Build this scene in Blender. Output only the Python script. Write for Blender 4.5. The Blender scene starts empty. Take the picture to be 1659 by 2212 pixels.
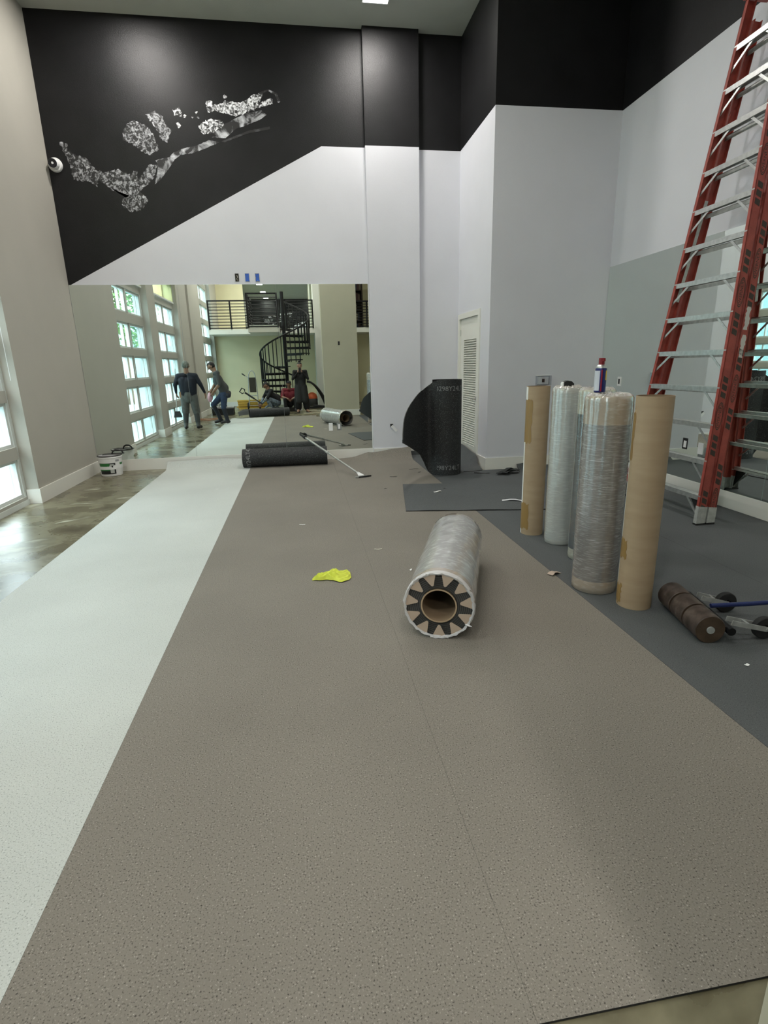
import bpy, bmesh, math, random
import numpy as np
from mathutils import Vector, Matrix
random.seed(7)
rng = np.random.default_rng(11)
SC = bpy.context.scene
COL = SC.collection
PI = math.pi

# ------------------------------------------------------------------ camera
H = 1.4253
cd = bpy.data.cameras.new('camera'); cam = bpy.data.objects.new('camera', cd); COL.objects.link(cam)
CR, CU, CF = Vector((0.987974, -0.152745, -0.024001)), Vector((0.063553, 0.259655, 0.963608)), Vector((0.140954, 0.953545, -0.26624))
m = Matrix.Identity(4)
for i in range(3):
    m[i][0] = CR[i]; m[i][1] = CU[i]; m[i][2] = -CF[i]
m[0][3], m[1][3], m[2][3] = 0, 0, H
cam.matrix_world = m
cd.sensor_fit = 'HORIZONTAL'; cd.sensor_width = 36.0; cd.lens = 36.0 * 1157.75 / 1659.0
cd.clip_start = 0.02; cd.clip_end = 300
SC.camera = cam

# ------------------------------------------------------------------ world, exposure
w = bpy.data.worlds.new('overcast_sky'); SC.world = w; w.use_nodes = True
bgn = w.node_tree.nodes['Background']
bgn.inputs['Color'].default_value = (0.86, 0.965, 1.0, 1)
bgn.inputs['Strength'].default_value = 7.0
vs = SC.view_settings
vs.view_transform = 'Standard'; vs.look = 'None'; vs.gamma = 1.0; vs.use_curve_mapping = False
vs.exposure = 0.34

# ------------------------------------------------------------------ room numbers (metres)
XL, XR = -2.987, 4.037           # left and right walls
YB = 8.322                        # back wall with the big mirror
ZC = 5.628                        # ceiling
XJ, YJ = 2.446, 6.930             # corner of the boxed-out closet
CX0, CX1, CY = 1.085, 1.830, 8.240  # column
BW = 4.280                        # height of black / white paint line
MZ0, MZ1 = 0.157, 2.550           # mirror bottom and top
YM = -3.6                         # mezzanine front edge
YW = -5.0                         # wall under the mezzanine
YU = -6.4                         # upstairs back wall
ZM = 2.71                         # mezzanine floor
ZF = -0.008                       # concrete (carpet tops are at zero)
PX0, PX1, PY0, PY1 = 0.72, 1.72, 0.02, 0.56  # pillar behind the camera
WINS = [(4.23, 6.45), (1.25, 3.60), (-4.75, -1.95)]

# ------------------------------------------------------------------ materials
MATS = {}
def nn(nt, t, **kw):
    n = nt.nodes.new(t)
    for k, v in kw.items(): setattr(n, k, v)
    return n
def mat(name, col, rough=0.6, metal=0.0, spec=0.5, noise=None, bump=None, coat=0.0, trans=0.0, alpha=None, emit=None):
    """noise=(scale, amount, detail[, stretch]) varies the colour; bump=(scale, strength)"""
    if name in MATS: return MATS[name]
    M = bpy.data.materials.new(name); M.use_nodes = True; nt = M.node_tree
    b = nt.nodes['Principled BSDF']
    b.inputs['Base Color'].default_value = (*col, 1); b.inputs['Roughness'].default_value = rough
    b.inputs['Metallic'].default_value = metal; b.inputs['Specular IOR Level'].default_value = spec
    b.inputs['Coat Weight'].default_value = coat
    b.inputs['Coat Roughness'].default_value = 0.12
    b.inputs['Transmission Weight'].default_value = trans
    if emit:
        b.inputs['Emission Color'].default_value = (*emit[0], 1); b.inputs['Emission Strength'].default_value = emit[1]
    tc = nn(nt, 'ShaderNodeTexCoord')
    if noise:
        mp = nn(nt, 'ShaderNodeMapping'); nt.links.new(tc.outputs['Object'], mp.inputs['Vector'])
        if len(noise) > 3: mp.inputs['Scale'].default_value = noise[3]
        n = nn(nt, 'ShaderNodeTexNoise'); n.inputs['Scale'].default_value = noise[0]; n.inputs['Detail'].default_value = noise[2]
        nt.links.new(mp.outputs['Vector'], n.inputs['Vector'])
        r = nn(nt, 'ShaderNodeMapRange'); r.inputs['From Min'].default_value = 0.3; r.inputs['From Max'].default_value = 0.7
        r.inputs['To Min'].default_value = 1 - noise[1]; r.inputs['To Max'].default_value = 1 + noise[1]
        nt.links.new(n.outputs['Fac'], r.inputs['Value'])
        mx = nn(nt, 'ShaderNodeVectorMath', operation='SCALE'); mx.inputs[0].default_value = col
        nt.links.new(r.outputs['Result'], mx.inputs['Scale']); nt.links.new(mx.outputs['Vector'], b.inputs['Base Color'])
    if bump:
        n2 = nn(nt, 'ShaderNodeTexNoise'); n2.inputs['Scale'].default_value = bump[0]; n2.inputs['Detail'].default_value = 4
        nt.links.new(tc.outputs['Object'], n2.inputs['Vector'])
        bp = nn(nt, 'ShaderNodeBump'); bp.inputs['Strength'].default_value = bump[1]; bp.inputs['Distance'].default_value = 0.01
        nt.links.new(n2.outputs['Fac'], bp.inputs['Height']); nt.links.new(bp.outputs['Normal'], b.inputs['Normal'])
    MATS[name] = M
    return M
def ramp_mat(name, stops, scale, detail=6, rough=0.7, stretch=(1, 1, 1), kind='noise', bump=0.0, rough2=None, coat=0.0, distortion=0.0, metal=0.0):
    if name in MATS: return MATS[name]
    M = bpy.data.materials.new(name); M.use_nodes = True; nt = M.node_tree; b = nt.nodes['Principled BSDF']
    tc = nn(nt, 'ShaderNodeTexCoord'); mp = nn(nt, 'ShaderNodeMapping'); mp.inputs['Scale'].default_value = stretch
    nt.links.new(tc.outputs['Object'], mp.inputs['Vector'])
    if kind == 'voronoi':
        n = nn(nt, 'ShaderNodeTexVoronoi'); n.inputs['Scale'].default_value = scale; out = n.outputs['Color']
    else:
        n = nn(nt, 'ShaderNodeTexNoise'); n.inputs['Scale'].default_value = scale; n.inputs['Detail'].default_value = detail
        n.inputs['Distortion'].default_value = distortion; out = n.outputs['Fac']
    nt.links.new(mp.outputs['Vector'], n.inputs['Vector'])
    cr = nn(nt, 'ShaderNodeValToRGB'); e = cr.color_ramp.elements
    e[0].position, e[0].color = stops[0][0], (*stops[0][1], 1); e[1].position, e[1].color = stops[-1][0], (*stops[-1][1], 1)
    for p, c in stops[1:-1]:
        x = e.new(p); x.color = (*c, 1)
    nt.links.new(out, cr.inputs['Fac']); nt.links.new(cr.outputs['Color'], b.inputs['Base Color'])
    b.inputs['Roughness'].default_value = rough; b.inputs['Coat Weight'].default_value = coat; b.inputs['Metallic'].default_value = metal
    b.inputs['Coat Roughness'].default_value = 0.15
    if rough2 is not None:
        r = nn(nt, 'ShaderNodeMapRange'); r.inputs['To Min'].default_value = rough; r.inputs['To Max'].default_value = rough2
        nt.links.new(n.outputs['Fac'], r.inputs['Value']); nt.links.new(r.outputs['Result'], b.inputs['Roughness'])
    if bump:
        bp = nn(nt, 'ShaderNodeBump'); bp.inputs['Strength'].default_value = bump; bp.inputs['Distance'].default_value = 0.006
        nt.links.new(n.outputs['Fac'] if kind == 'noise' else n.outputs['Distance'], bp.inputs['Height']); nt.links.new(bp.outputs['Normal'], b.inputs['Normal'])
    MATS[name] = M
    return M
def speckle(name, base, dark, light, rough=0.85, spots=0.16, scale=200.0):
    """short fibre / granulate flooring: fine noise plus sparse dark and light flecks and broad soiling"""
    M = bpy.data.materials.new(name); M.use_nodes = True; nt = M.node_tree; b = nt.nodes['Principled BSDF']
    tc = nn(nt, 'ShaderNodeTexCoord')
    n1 = nn(nt, 'ShaderNodeTexNoise'); n1.inputs['Scale'].default_value = scale; n1.inputs['Detail'].default_value = 3; nt.links.new(tc.outputs['Object'], n1.inputs['Vector'])
    cr = nn(nt, 'ShaderNodeValToRGB'); e = cr.color_ramp.elements
    e[0].position, e[0].color = 0.33, (*dark, 1); e[1].position, e[1].color = 0.69, (*light, 1)
    a = e.new(0.42); a.color = (*base, 1); a = e.new(0.62); a.color = (*base, 1)
    nt.links.new(n1.outputs['Fac'], cr.inputs['Fac'])
    n2 = nn(nt, 'ShaderNodeTexNoise'); n2.inputs['Scale'].default_value = 1.1; n2.inputs['Detail'].default_value = 3; nt.links.new(tc.outputs['Object'], n2.inputs['Vector'])
    r = nn(nt, 'ShaderNodeMapRange'); r.inputs['From Min'].default_value = .3; r.inputs['From Max'].default_value = .7
    r.inputs['To Min'].default_value = .93; r.inputs['To Max'].default_value = 1.07; nt.links.new(n2.outputs['Fac'], r.inputs['Value'])
    sc = nn(nt, 'ShaderNodeVectorMath', operation='SCALE'); nt.links.new(cr.outputs['Color'], sc.inputs[0]); nt.links.new(r.outputs['Result'], sc.inputs['Scale'])
    nt.links.new(sc.outputs['Vector'], b.inputs['Base Color'])
    b.inputs['Roughness'].default_value = rough; b.inputs['Specular IOR Level'].default_value = 0.3
    bp = nn(nt, 'ShaderNodeBump'); bp.inputs['Strength'].default_value = 0.12; bp.inputs['Distance'].default_value = 0.002
    nt.links.new(n1.outputs['Fac'], bp.inputs['Height']); nt.links.new(bp.outputs['Normal'], b.inputs['Normal'])
    MATS[name] = M
    return M
def mix_mat(name, kind, col, fac, rough=0.0, col2=(1, 1, 1)):
    """transparent sheet mixed with a glossy or diffuse lobe"""
    M = bpy.data.materials.new(name); M.use_nodes = True; nt = M.node_tree
    for n in list(nt.nodes): nt.nodes.remove(n)
    o = nn(nt, 'ShaderNodeOutputMaterial'); t = nn(nt, 'ShaderNodeBsdfTransparent'); t.inputs['Color'].default_value = (*col, 1)
    if kind == 'glossy':
        g = nn(nt, 'ShaderNodeBsdfGlossy'); g.inputs['Roughness'].default_value = rough
    elif kind == 'translucent':
        g = nn(nt, 'ShaderNodeBsdfTranslucent')
    else:
        g = nn(nt, 'ShaderNodeBsdfDiffuse')
    g.inputs['Color'].default_value = (*col2, 1)
    x = nn(nt, 'ShaderNodeMixShader'); x.inputs['Fac'].default_value = fac
    nt.links.new(t.outputs[0], x.inputs[1]); nt.links.new(g.outputs[0], x.inputs[2]); nt.links.new(x.outputs[0], o.inputs['Surface'])
    MATS[name] = M
    return M

M_wall = mat('pale_lavender_wall_paint', (0.66, 0.665, 0.715), 0.62, noise=(2.2, 0.02, 4), bump=(140, 0.12))
M_beige = mat('shade_darkened_beige_paint', (0.44, 0.42, 0.37), 0.65, noise=(1.5, 0.03, 4), bump=(120, 0.12))  # beige paint, darkened to carry the shade of the backlit window wall
M_yellow = mat('cream_yellow_wall_paint', (0.76, 0.70, 0.47), 0.65, noise=(1.5, 0.03, 4))
M_black = mat('black_wall_paint', (0.0085, 0.0085, 0.0095), 0.42, spec=0.26, noise=(3, 0.2, 5), bump=(160, 0.25))
M_ceil = mat('ceiling_paint', (0.50, 0.51, 0.46), 0.8, noise=(3, 0.03, 5), bump=(110, 0.2))
M_trim = mat('white_trim_paint', (0.78, 0.77, 0.72), 0.4)
M_door = mat('door_enamel', (0.76, 0.76, 0.70), 0.42)
M_vinyl = mat('white_window_vinyl', (0.66, 0.70, 0.68), 0.35)
M_transom = mat('transom_backlit_shade', (0.42, 0.41, 0.365), 0.5)  # window bars; their backlit dimness is put into the colour
M_conc = ramp_mat('stained_concrete', [(0.28, (0.06, 0.05, 0.028)), (0.42, (0.11, 0.097, 0.057)), (0.52, (0.185, 0.17, 0.108)), (0.60, (0.125, 0.113, 0.068)), (0.70, (0.38, 0.37, 0.28))],
                  2.2, 12, 0.10, stretch=(1.0, 1.25, 1), bump=0.08, rough2=0.48, distortion=0.35)
M_white_c = speckle('pale_grey_flooring', (0.50, 0.525, 0.50), (0.25, 0.265, 0.25), (0.62, 0.645, 0.62))
M_brown_c = speckle('taupe_flooring', (0.205, 0.187, 0.160), (0.060, 0.054, 0.046), (0.38, 0.35, 0.31))
M_grey_c = speckle('slate_grey_flooring', (0.092, 0.098, 0.101), (0.045, 0.049, 0.051), (0.155, 0.162, 0.166))
M_rub = mat('black_rubber_edge', (0.012, 0.012, 0.012), 0.8)
M_rubber = ramp_mat('black_flecked_rubber', [(0.0, (0.009, 0.0095, 0.010)), (0.57, (0.013, 0.014, 0.015)), (0.68, (0.10, 0.104, 0.106))], 120, 2, 0.7, bump=0.2)
M_mark = mat('grey_roll_print', (0.22, 0.22, 0.22), 0.7)
def mirror_mat():
    M = bpy.data.materials.new('mirror_silver'); M.use_nodes = True; nt = M.node_tree
    b = nt.nodes['Principled BSDF']; b.inputs['Metallic'].default_value = 1; b.inputs['Roughness'].default_value = 0.0
    b.inputs['Base Color'].default_value = (0.83, 0.89, 0.85, 1); MATS['mirror'] = M
    return M
M_mirror = mirror_mat()
M_medge = mat('polished_glass_edge', (0.62, 0.78, 0.74), 0.15, spec=0.8)
M_glass = mix_mat('clear_window_glass', 'glossy', (0.93, 0.97, 0.97), 0.06)
M_screen = mix_mat('insect_screened_window_glass', 'diffuse', (0.90, 0.97, 0.98), 0.22, col2=(0.42, 0.62, 0.66))
M_shade = mix_mat('cream_roller_shade_cloth', 'translucent', (0.0, 0.0, 0.0), 1.0, col2=(0.72, 0.66, 0.48))
M_steel = mat('black_steel', (0.006, 0.006, 0.0065), 0.5, spec=0.3)
M_alu = mat('brushed_aluminium', (0.60, 0.61, 0.60), 0.36, 0.85, noise=(30, 0.12, 4), bump=(200, 0.06))
M_aluflat = mat('dull_aluminium', (0.50, 0.51, 0.49), 0.5, 0.55, noise=(24, 0.18, 4))
M_red = mat('red_fibreglass', (0.33, 0.058, 0.042), 0.48, noise=(14, 0.16, 5), bump=(160, 0.2))
M_decal = mat('faded_black_decal', (0.045, 0.03, 0.022), 0.6)
M_card = ramp_mat('kraft_cardboard', [(0.3, (0.375, 0.27, 0.17)), (0.7, (0.42, 0.31, 0.20))], 5.0, 8, 0.62, stretch=(1, 1, 5), bump=0.03)
M_cardin = mat('kraft_cardboard_inside', (0.26, 0.18, 0.11), 0.8)
M_tape = mat('brown_packing_tape', (0.30, 0.185, 0.065), 0.28)
M_white = mat('white_plastic', (0.80, 0.80, 0.80), 0.4)
M_paper = mat('white_paper', (0.82, 0.82, 0.80), 0.8)
M_chrome = mat('satin_nickel', (0.55, 0.54, 0.51), 0.28, 1.0)
M_dark = mat('dark_plastic', (0.012, 0.012, 0.013), 0.45)
M_blue = mat('blue_enamel', (0.012, 0.022, 0.10), 0.35)
M_tapeblue = mat('blue_masking_tape', (0.035, 0.12, 0.50), 0.6)

def film_mat(name, base, streak, scale, amt=0.5, stretch=(1, 1, 30), rough=0.16):
    """stretch film over a roll: streaky milky highlights over the colour below, glossy and crinkled"""
    M = bpy.data.materials.new(name); M.use_nodes = True; nt = M.node_tree; b = nt.nodes['Principled BSDF']
    tc = nn(nt, 'ShaderNodeTexCoord'); mp = nn(nt, 'ShaderNodeMapping'); mp.inputs['Scale'].default_value = stretch
    nt.links.new(tc.outputs['Object'], mp.inputs['Vector'])
    n = nn(nt, 'ShaderNodeTexNoise'); n.inputs['Scale'].default_value = scale; n.inputs['Detail'].default_value = 6; n.inputs['Distortion'].default_value = 0.6
    nt.links.new(mp.outputs['Vector'], n.inputs['Vector'])
    r = nn(nt, 'ShaderNodeMapRange'); r.inputs['From Min'].default_value = 0.50; r.inputs['From Max'].default_value = 0.80; r.inputs['To Max'].default_value = amt
    nt.links.new(n.outputs['Fac'], r.inputs['Value'])
    x = nn(nt, 'ShaderNodeMix', data_type='RGBA'); x.inputs['A'].default_value = (*base, 1); x.inputs['B'].default_value = (*streak, 1)
    nt.links.new(r.outputs['Result'], x.inputs['Factor']); nt.links.new(x.outputs['Result'], b.inputs['Base Color'])
    b.inputs['Roughness'].default_value = rough + .1; b.inputs['Specular IOR Level'].default_value = 0.9; b.inputs['Coat Weight'].default_value = 1.0; b.inputs['Coat Roughness'].default_value = 0.05; b.inputs['Coat IOR'].default_value = 2.3
    bp = nn(nt, 'ShaderNodeBump'); bp.inputs['Strength'].default_value = 0.32; bp.inputs['Distance'].default_value = 0.004
    nt.links.new(n.outputs['Fac'], bp.inputs['Height']); nt.links.new(bp.outputs['Normal'], b.inputs['Normal']); nt.links.new(bp.outputs['Normal'], b.inputs['Coat Normal'])
    MATS[name] = M
    return M

# ------------------------------------------------------------------ mesh helpers
class MB:
    def __init__(s): s.v = []; s.f = []; s.m = []
    def add(s, vs, fs, mi=0):
        o = len(s.v); s.v += [tuple(map(float, p)) for p in vs]; s.f += [tuple(i + o for i in f) for f in fs]; s.m += [mi] * len(fs); return s
    def box(s, a, b, mi=0):
        x0, y0, z0 = a; x1, y1, z1 = b
        return s.add([(x0, y0, z0), (x1, y0, z0), (x1, y1, z0), (x0, y1, z0), (x0, y0, z1), (x1, y0, z1), (x1, y1, z1), (x0, y1, z1)],
                     [(0, 3, 2, 1), (4, 5, 6, 7), (0, 1, 5, 4), (1, 2, 6, 5), (2, 3, 7, 6), (3, 0, 4, 7)], mi)
    def obox(s, c, ax, ay, az, mi=0):
        """box from centre and three half-extent vectors"""
        c, ax, ay, az = Vector(c), Vector(ax), Vector(ay), Vector(az)
        vs = [c + ax * i + ay * j + az * k for k in (-1, 1) for i, j in ((-1, -1), (1, -1), (1, 1), (-1, 1))]
        return s.add(vs, [(0, 3, 2, 1), (4, 5, 6, 7), (0, 1, 5, 4), (1, 2, 6, 5), (2, 3, 7, 6), (3, 0, 4, 7)], mi)
    def beam(s, p0, p1, wid, hei, up=(0, 0, 1), mi=0):
        p0, p1 = Vector(p0), Vector(p1); d = (p1 - p0); L = d.length; d.normalize()
        u = Vector(up); sd = d.cross(u)
        if sd.length < 1e-4: sd = d.cross(Vector((1, 0, 0)))
        sd.normalize(); u2 = sd.cross(d)
        return s.obox((p0 + p1) / 2, d * L / 2, sd * wid / 2, u2 * hei / 2, mi)
    def cyl(s, p0, p1, r0, r1=None, n=24, caps=(True, True), mi=0):
        r1 = r0 if r1 is None else r1
        p0, p1 = Vector(p0), Vector(p1); d = (p1 - p0).normalized()
        a = d.orthogonal().normalized(); b = d.cross(a)
        ring = lambda p, r: [p + (a * math.cos(2 * PI * i / n) + b * math.sin(2 * PI * i / n)) * r for i in range(n)]
        vs = ring(p0, r0) + ring(p1, r1); fs = [(i, (i + 1) % n, n + (i + 1) % n, n + i) for i in range(n)]
        if caps[0]: fs.append(tuple(range(n - 1, -1, -1)))
        if caps[1]: fs.append(tuple(range(n, 2 * n)))
        return s.add(vs, fs, mi)
    def tube(s, path, r, n=8, mi=0, closed=False):
        P = [Vector(p) for p in path]; k = len(P); vs = []; a = None
        for i, p in enumerate(P):
            d = (P[min(i + 1, k - 1)] - P[max(i - 1, 0)]) if not closed else (P[(i + 1) % k] - P[i - 1])
            d.normalize()
            a = d.orthogonal().normalized() if a is None else (a - d * a.dot(d)).normalized()
            b = d.cross(a); rr = r[i] if isinstance(r, (list, tuple)) else r
            vs += [p + (a * math.cos(2 * PI * j / n) + b * math.sin(2 * PI * j / n)) * rr for j in range(n)]
        fs = []
        for i in range(k - 1 if not closed else k):
            i2 = (i + 1) % k
            fs += [(i * n + j, i * n + (j + 1) % n, i2 * n + (j + 1) % n, i2 * n + j) for j in range(n)]
        if not closed: fs += [tuple(range(n - 1, -1, -1)), tuple((k - 1) * n + j for j in range(n))]
        return s.add(vs, fs, mi)
    def lathe(s, prof, c=(0, 0, 0), axis=(0, 0, 1), n=32, mi=0, mis=None, closed=False):
        """profile of (radius, height along axis)"""
        c, ax = Vector(c), Vector(axis).normalized(); a = ax.orthogonal().normalized(); b = ax.cross(a); vs = []
        for r, h in prof:
            vs += [c + ax * h + (a * math.cos(2 * PI * j / n) + b * math.sin(2 * PI * j / n)) * r for j in range(n)]
        k = len(prof)
        for i in range(k - 1 if not closed else k):
            i2 = (i + 1) % k
            fs = [(i * n + j, i * n + (j + 1) % n, i2 * n + (j + 1) % n, i2 * n + j) for j in range(n)]
            if i == 0: s.add(vs, fs, mis[i] if mis else mi); off = len(s.v) - len(vs)
            else:
                s.f += [tuple(q + off for q in f) for f in fs]; s.m += [mis[i] if mis else mi] * len(fs)
        return s
    def prism(s, poly, d, mi=0):
        """polygon of 3D points extruded by vector d"""
        P = [Vector(p) for p in poly]; d = Vector(d); n = len(P)
        vs = P + [p + d for p in P]
        return s.add(vs, [tuple(range(n - 1, -1, -1)), tuple(range(n, 2 * n))] + [(i, (i + 1) % n, n + (i + 1) % n, n + i) for i in range(n)], mi)
    def sphere(s, c, r, n=12, mi=0):
        rx, ry, rz = (r, r, r) if not isinstance(r, (tuple, list)) else r
        k = n // 2; vs = [(c[0], c[1], c[2] + rz)]
        for i in range(1, k):
            t = PI * i / k
            vs += [(c[0] + rx * math.sin(t) * math.cos(2 * PI * j / n), c[1] + ry * math.sin(t) * math.sin(2 * PI * j / n), c[2] + rz * math.cos(t)) for j in range(n)]
        vs.append((c[0], c[1], c[2] - rz)); fs = [(0, 1 + j, 1 + (j + 1) % n) for j in range(n)]
        for i in range(k - 2):
            a = 1 + i * n; fs += [(a + j, a + n + j, a + n + (j + 1) % n, a + (j + 1) % n) for j in range(n)]
        L = len(vs) - 1; a = 1 + (k - 2) * n; fs += [(a + j, L, a + (j + 1) % n) for j in range(n)]
        return s.add(vs, fs, mi)
    def sheet(s, F, nu, nv, th, mi=0, mi_edge=None, mi_back=None):
        """thick sheet over a function F(u, v) -> point (top side); bottom is offset by -th along the normal"""
        me = mi if mi_edge is None else mi_edge; mb = me if mi_back is None else mi_back
        P = [[Vector(F(i / nu, j / nv)) for j in range(nv + 1)] for i in range(nu + 1)]
        top = []; bot = []
        for i in range(nu + 1):
            for j in range(nv + 1):
                du = P[min(i + 1, nu)][j] - P[max(i - 1, 0)][j]; dv = P[i][min(j + 1, nv)] - P[i][max(j - 1, 0)]
                nrm = du.cross(dv)
                nrm = nrm.normalized() if nrm.length > 1e-9 else Vector((0, 0, 1))
                top.append(P[i][j]); bot.append(P[i][j] - nrm * th)
        N = len(top); g = lambda i, j: i * (nv + 1) + j
        vs = top + bot; o = len(s.v); s.v += [tuple(p) for p in vs]
        def af(f, k): s.f.append(tuple(q + o for q in f)); s.m.append(k)
        for i in range(nu):
            for j in range(nv):
                af((g(i, j), g(i + 1, j), g(i + 1, j + 1), g(i, j + 1)), mi)
                af((N + g(i, j), N + g(i, j + 1), N + g(i + 1, j + 1), N + g(i + 1, j)), mb)
        for i in range(nu):
            af((g(i, 0), N + g(i, 0), N + g(i + 1, 0), g(i + 1, 0)), me); af((g(i, nv), g(i + 1, nv), N + g(i + 1, nv), N + g(i, nv)), me)
        for j in range(nv):
            af((g(0, j), g(0, j + 1), N + g(0, j + 1), N + g(0, j)), me); af((g(nu, j), N + g(nu, j), N + g(nu, j + 1), g(nu, j + 1)), me)
        return s
    def mesh(s, name, mats, smooth=35):
        me = bpy.data.meshes.new(name); me.from_pydata(s.v, [], s.f)
        for x in (mats if isinstance(mats, (list, tuple)) else [mats]): me.materials.append(x)
        me.polygons.foreach_set('material_index', s.m)
        if smooth:
            me.polygons.foreach_set('use_smooth', [True] * len(s.f)); me.update(); me.set_sharp_from_angle(angle=math.radians(smooth))
        me.update()
        return me
    def build(s, name, mats, parent=None, smooth=35, loc=None):
        return link(name, s.mesh(name, mats, smooth), parent, loc)
def link(name, me, parent=None, loc=None, mw=None):
    o = bpy.data.objects.new(name, me); COL.objects.link(o)
    if mw is not None: o.matrix_world = mw
    if loc is not None: o.location = loc
    if parent is not None: adopt(o, parent)
    return o
def adopt(o, p):
    """parts are modelled in room coordinates; the empties only translate"""
    o.parent = p; o.matrix_parent_inverse = Matrix.Translation(-world_loc(p))
def world_loc(p):
    return Vector(p.get('_w', (0, 0, 0)))
def tag(o, label, cat, group=None):
    o['label'] = label; o['category'] = cat
    if group: o['group'] = group
    return o
def thing(name, label, cat, loc=(0, 0, 0), group=None):
    o = bpy.data.objects.new(name, None); COL.objects.link(o); o.location = loc; o['_w'] = tuple(loc); o.empty_display_size = 0.1
    return tag(o, label, cat, group)
def struct(o, label=None):
    o['kind'] = 'structure'
    if label: o['label'] = label
    return o
def sempty(name, loc=(0, 0, 0)):
    o = bpy.data.objects.new(name, None); COL.objects.link(o); o.location = loc; o['_w'] = tuple(loc); o['kind'] = 'structure'
    return o
def inst(name, me, parent, mw):
    """another object on shared mesh data"""
    o = bpy.data.objects.new(name, me); COL.objects.link(o); o.parent = parent
    o.matrix_parent_inverse = Matrix.Translation(-world_loc(parent)); o.matrix_basis = mw
    return o
def T(x, y, z, rz=0.0): return Matrix.Translation((x, y, z)) @ Matrix.Rotation(rz, 4, 'Z')
def text_geo(txt, size):
    c = bpy.data.curves.new('lettering', 'FONT'); c.body = txt; c.size = size; c.align_x = 'CENTER'; c.align_y = 'CENTER'; c.resolution_u = 2
    o = bpy.data.objects.new('lettering', c); COL.objects.link(o)
    dg = bpy.context.evaluated_depsgraph_get(); me = bpy.data.meshes.new_from_object(o.evaluated_get(dg))
    v = [tuple(x.co) for x in me.vertices]; f = [tuple(p.vertices) for p in me.polygons]
    bpy.data.objects.remove(o); bpy.data.meshes.remove(me); bpy.data.curves.remove(c)
    return v, f

# ================================================================== STRUCTURE
WT = -3.25                                          # outer face of the window wall
struct(MB().box((WT, YU, -0.15), (XR, YB + 0.05, ZF)).build('floor', M_conc, smooth=0), 'stained glossy concrete slab')
struct(MB().box((WT, YU, ZC), (XR + 0.1, YB + 0.1, ZC + 0.1)).build('ceiling', M_ceil, smooth=0), 'grey painted ceiling')

YR = 8.337                                          # recess beside the column
zd = 2.535                                          # where the slanted paint line meets the left wall
xk = 0.497                                          # where it turns level
b = MB()
b.add([(XL, YB, ZF), (CX0, YB, ZF), (CX0, YB, BW), (xk, YB, BW), (XL, YB, zd)], [(0, 1, 2, 3, 4)], 0)
b.add([(XL, YB, zd), (xk, YB, BW), (CX0, YB, BW), (CX0, YB, ZC), (XL, YB, ZC)], [(0, 1, 2, 3, 4)], 1)
for z0, z1, k in ((ZF, BW, 0), (BW, ZC, 1)):
    b.add([(CX0, YB, z0), (CX0, CY, z0), (CX0, CY, z1), (CX0, YB, z1)], [(0, 1, 2, 3)], k)
    b.add([(CX0, CY, z0), (CX1, CY, z0), (CX1, CY, z1), (CX0, CY, z1)], [(0, 1, 2, 3)], k)
    b.add([(CX1, CY, z0), (CX1, YR, z0), (CX1, YR, z1), (CX1, CY, z1)], [(0, 1, 2, 3)], k)
    b.add([(CX1, YR, z0), (XJ, YR, z0), (XJ, YR, z1), (CX1, YR, z1)], [(0, 1, 2, 3)], k)
struct(b.build('wall_back', [M_wall, M_black], smooth=0), 'pale wall with black upper part and square column')
DY0, DY1, DZ = 7.36, 8.225, 2.035                   # closet door opening
b = MB()
for z0, z1, k in ((ZF, BW, 0), (BW, ZC, 1)):
    if k == 0:
        b.add([(XJ, YR, z0), (XJ, DY1, z0), (XJ, DY1, z1), (XJ, YR, z1)], [(0, 1, 2, 3)], 0)
        b.add([(XJ, DY0, z0), (XJ, YJ, z0), (XJ, YJ, z1), (XJ, DY0, z1)], [(0, 1, 2, 3)], 0)
        b.add([(XJ, DY1, DZ), (XJ, DY0, DZ), (XJ, DY0, z1), (XJ, DY1, z1)], [(0, 1, 2, 3)], 0)
    else:
        b.add([(XJ, YR, z0), (XJ, YJ, z0), (XJ, YJ, z1), (XJ, YR, z1)], [(0, 1, 2, 3)], k)
    b.add([(XJ, YJ, z0), (XR, YJ, z0), (XR, YJ, z1), (XJ, YJ, z1)], [(0, 1, 2, 3)], k)
b.box((XJ + 0.09, DY0 - .05, ZF), (XJ + 0.10, DY1 + .05, DZ + .05), 0)
struct(b.build('wall_closet', [M_wall, M_black], smooth=0), 'boxed-out closet wall with black upper part')
b = MB()
ym = 0.3
b.add([(XR, YJ, ZF), (XR, ym, ZF), (XR, ym, BW), (XR, YJ, BW)], [(0, 1, 2, 3)], 0)
b.add([(XR, YJ, BW), (XR, ym, BW), (XR, ym, ZC), (XR, YJ, ZC)], [(0, 1, 2, 3)], 1)
b.add([(XR, ym, ZF), (XR, YU, ZF), (XR, YU, ZC), (XR, ym, ZC)], [(0, 1, 2, 3)], 2)
struct(b.build('wall_right', [M_wall, M_black, M_beige], smooth=0), 'pale wall with black upper part behind the ladder')
ZW = 5.05                                           # window head
b = MB()
segs = [(6.45, YB + .05), (3.60, 4.23), (-1.95, 1.25), (YU, -4.75)]
for y0, y1 in segs: b.box((WT, y0, ZF), (XL, y1, ZC))
for y0, y1 in WINS: b.box((WT, y0, ZW), (XL, y1, ZC))
b.box((XL, -1.95, ZF), (XL + 0.05, -0.15, ZC))
struct(b.build('wall_left', M_beige, smooth=0), 'beige window wall with deep piers')
b = MB()
b.add([(XL, YW, ZF), (XR, YW, ZF), (XR, YW, 2.56), (XL, YW, 2.56)], [(3, 2, 1, 0)], 0)
b.box((0.66, YW + .001, ZF), (1.80, YM + .02, ZC), 1)
struct(b.build('wall_front', [M_yellow, mat('pale_grey_wall_paint', (0.64, 0.64, 0.58), 0.65)], smooth=0), 'cream wall below the mezzanine')
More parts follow.
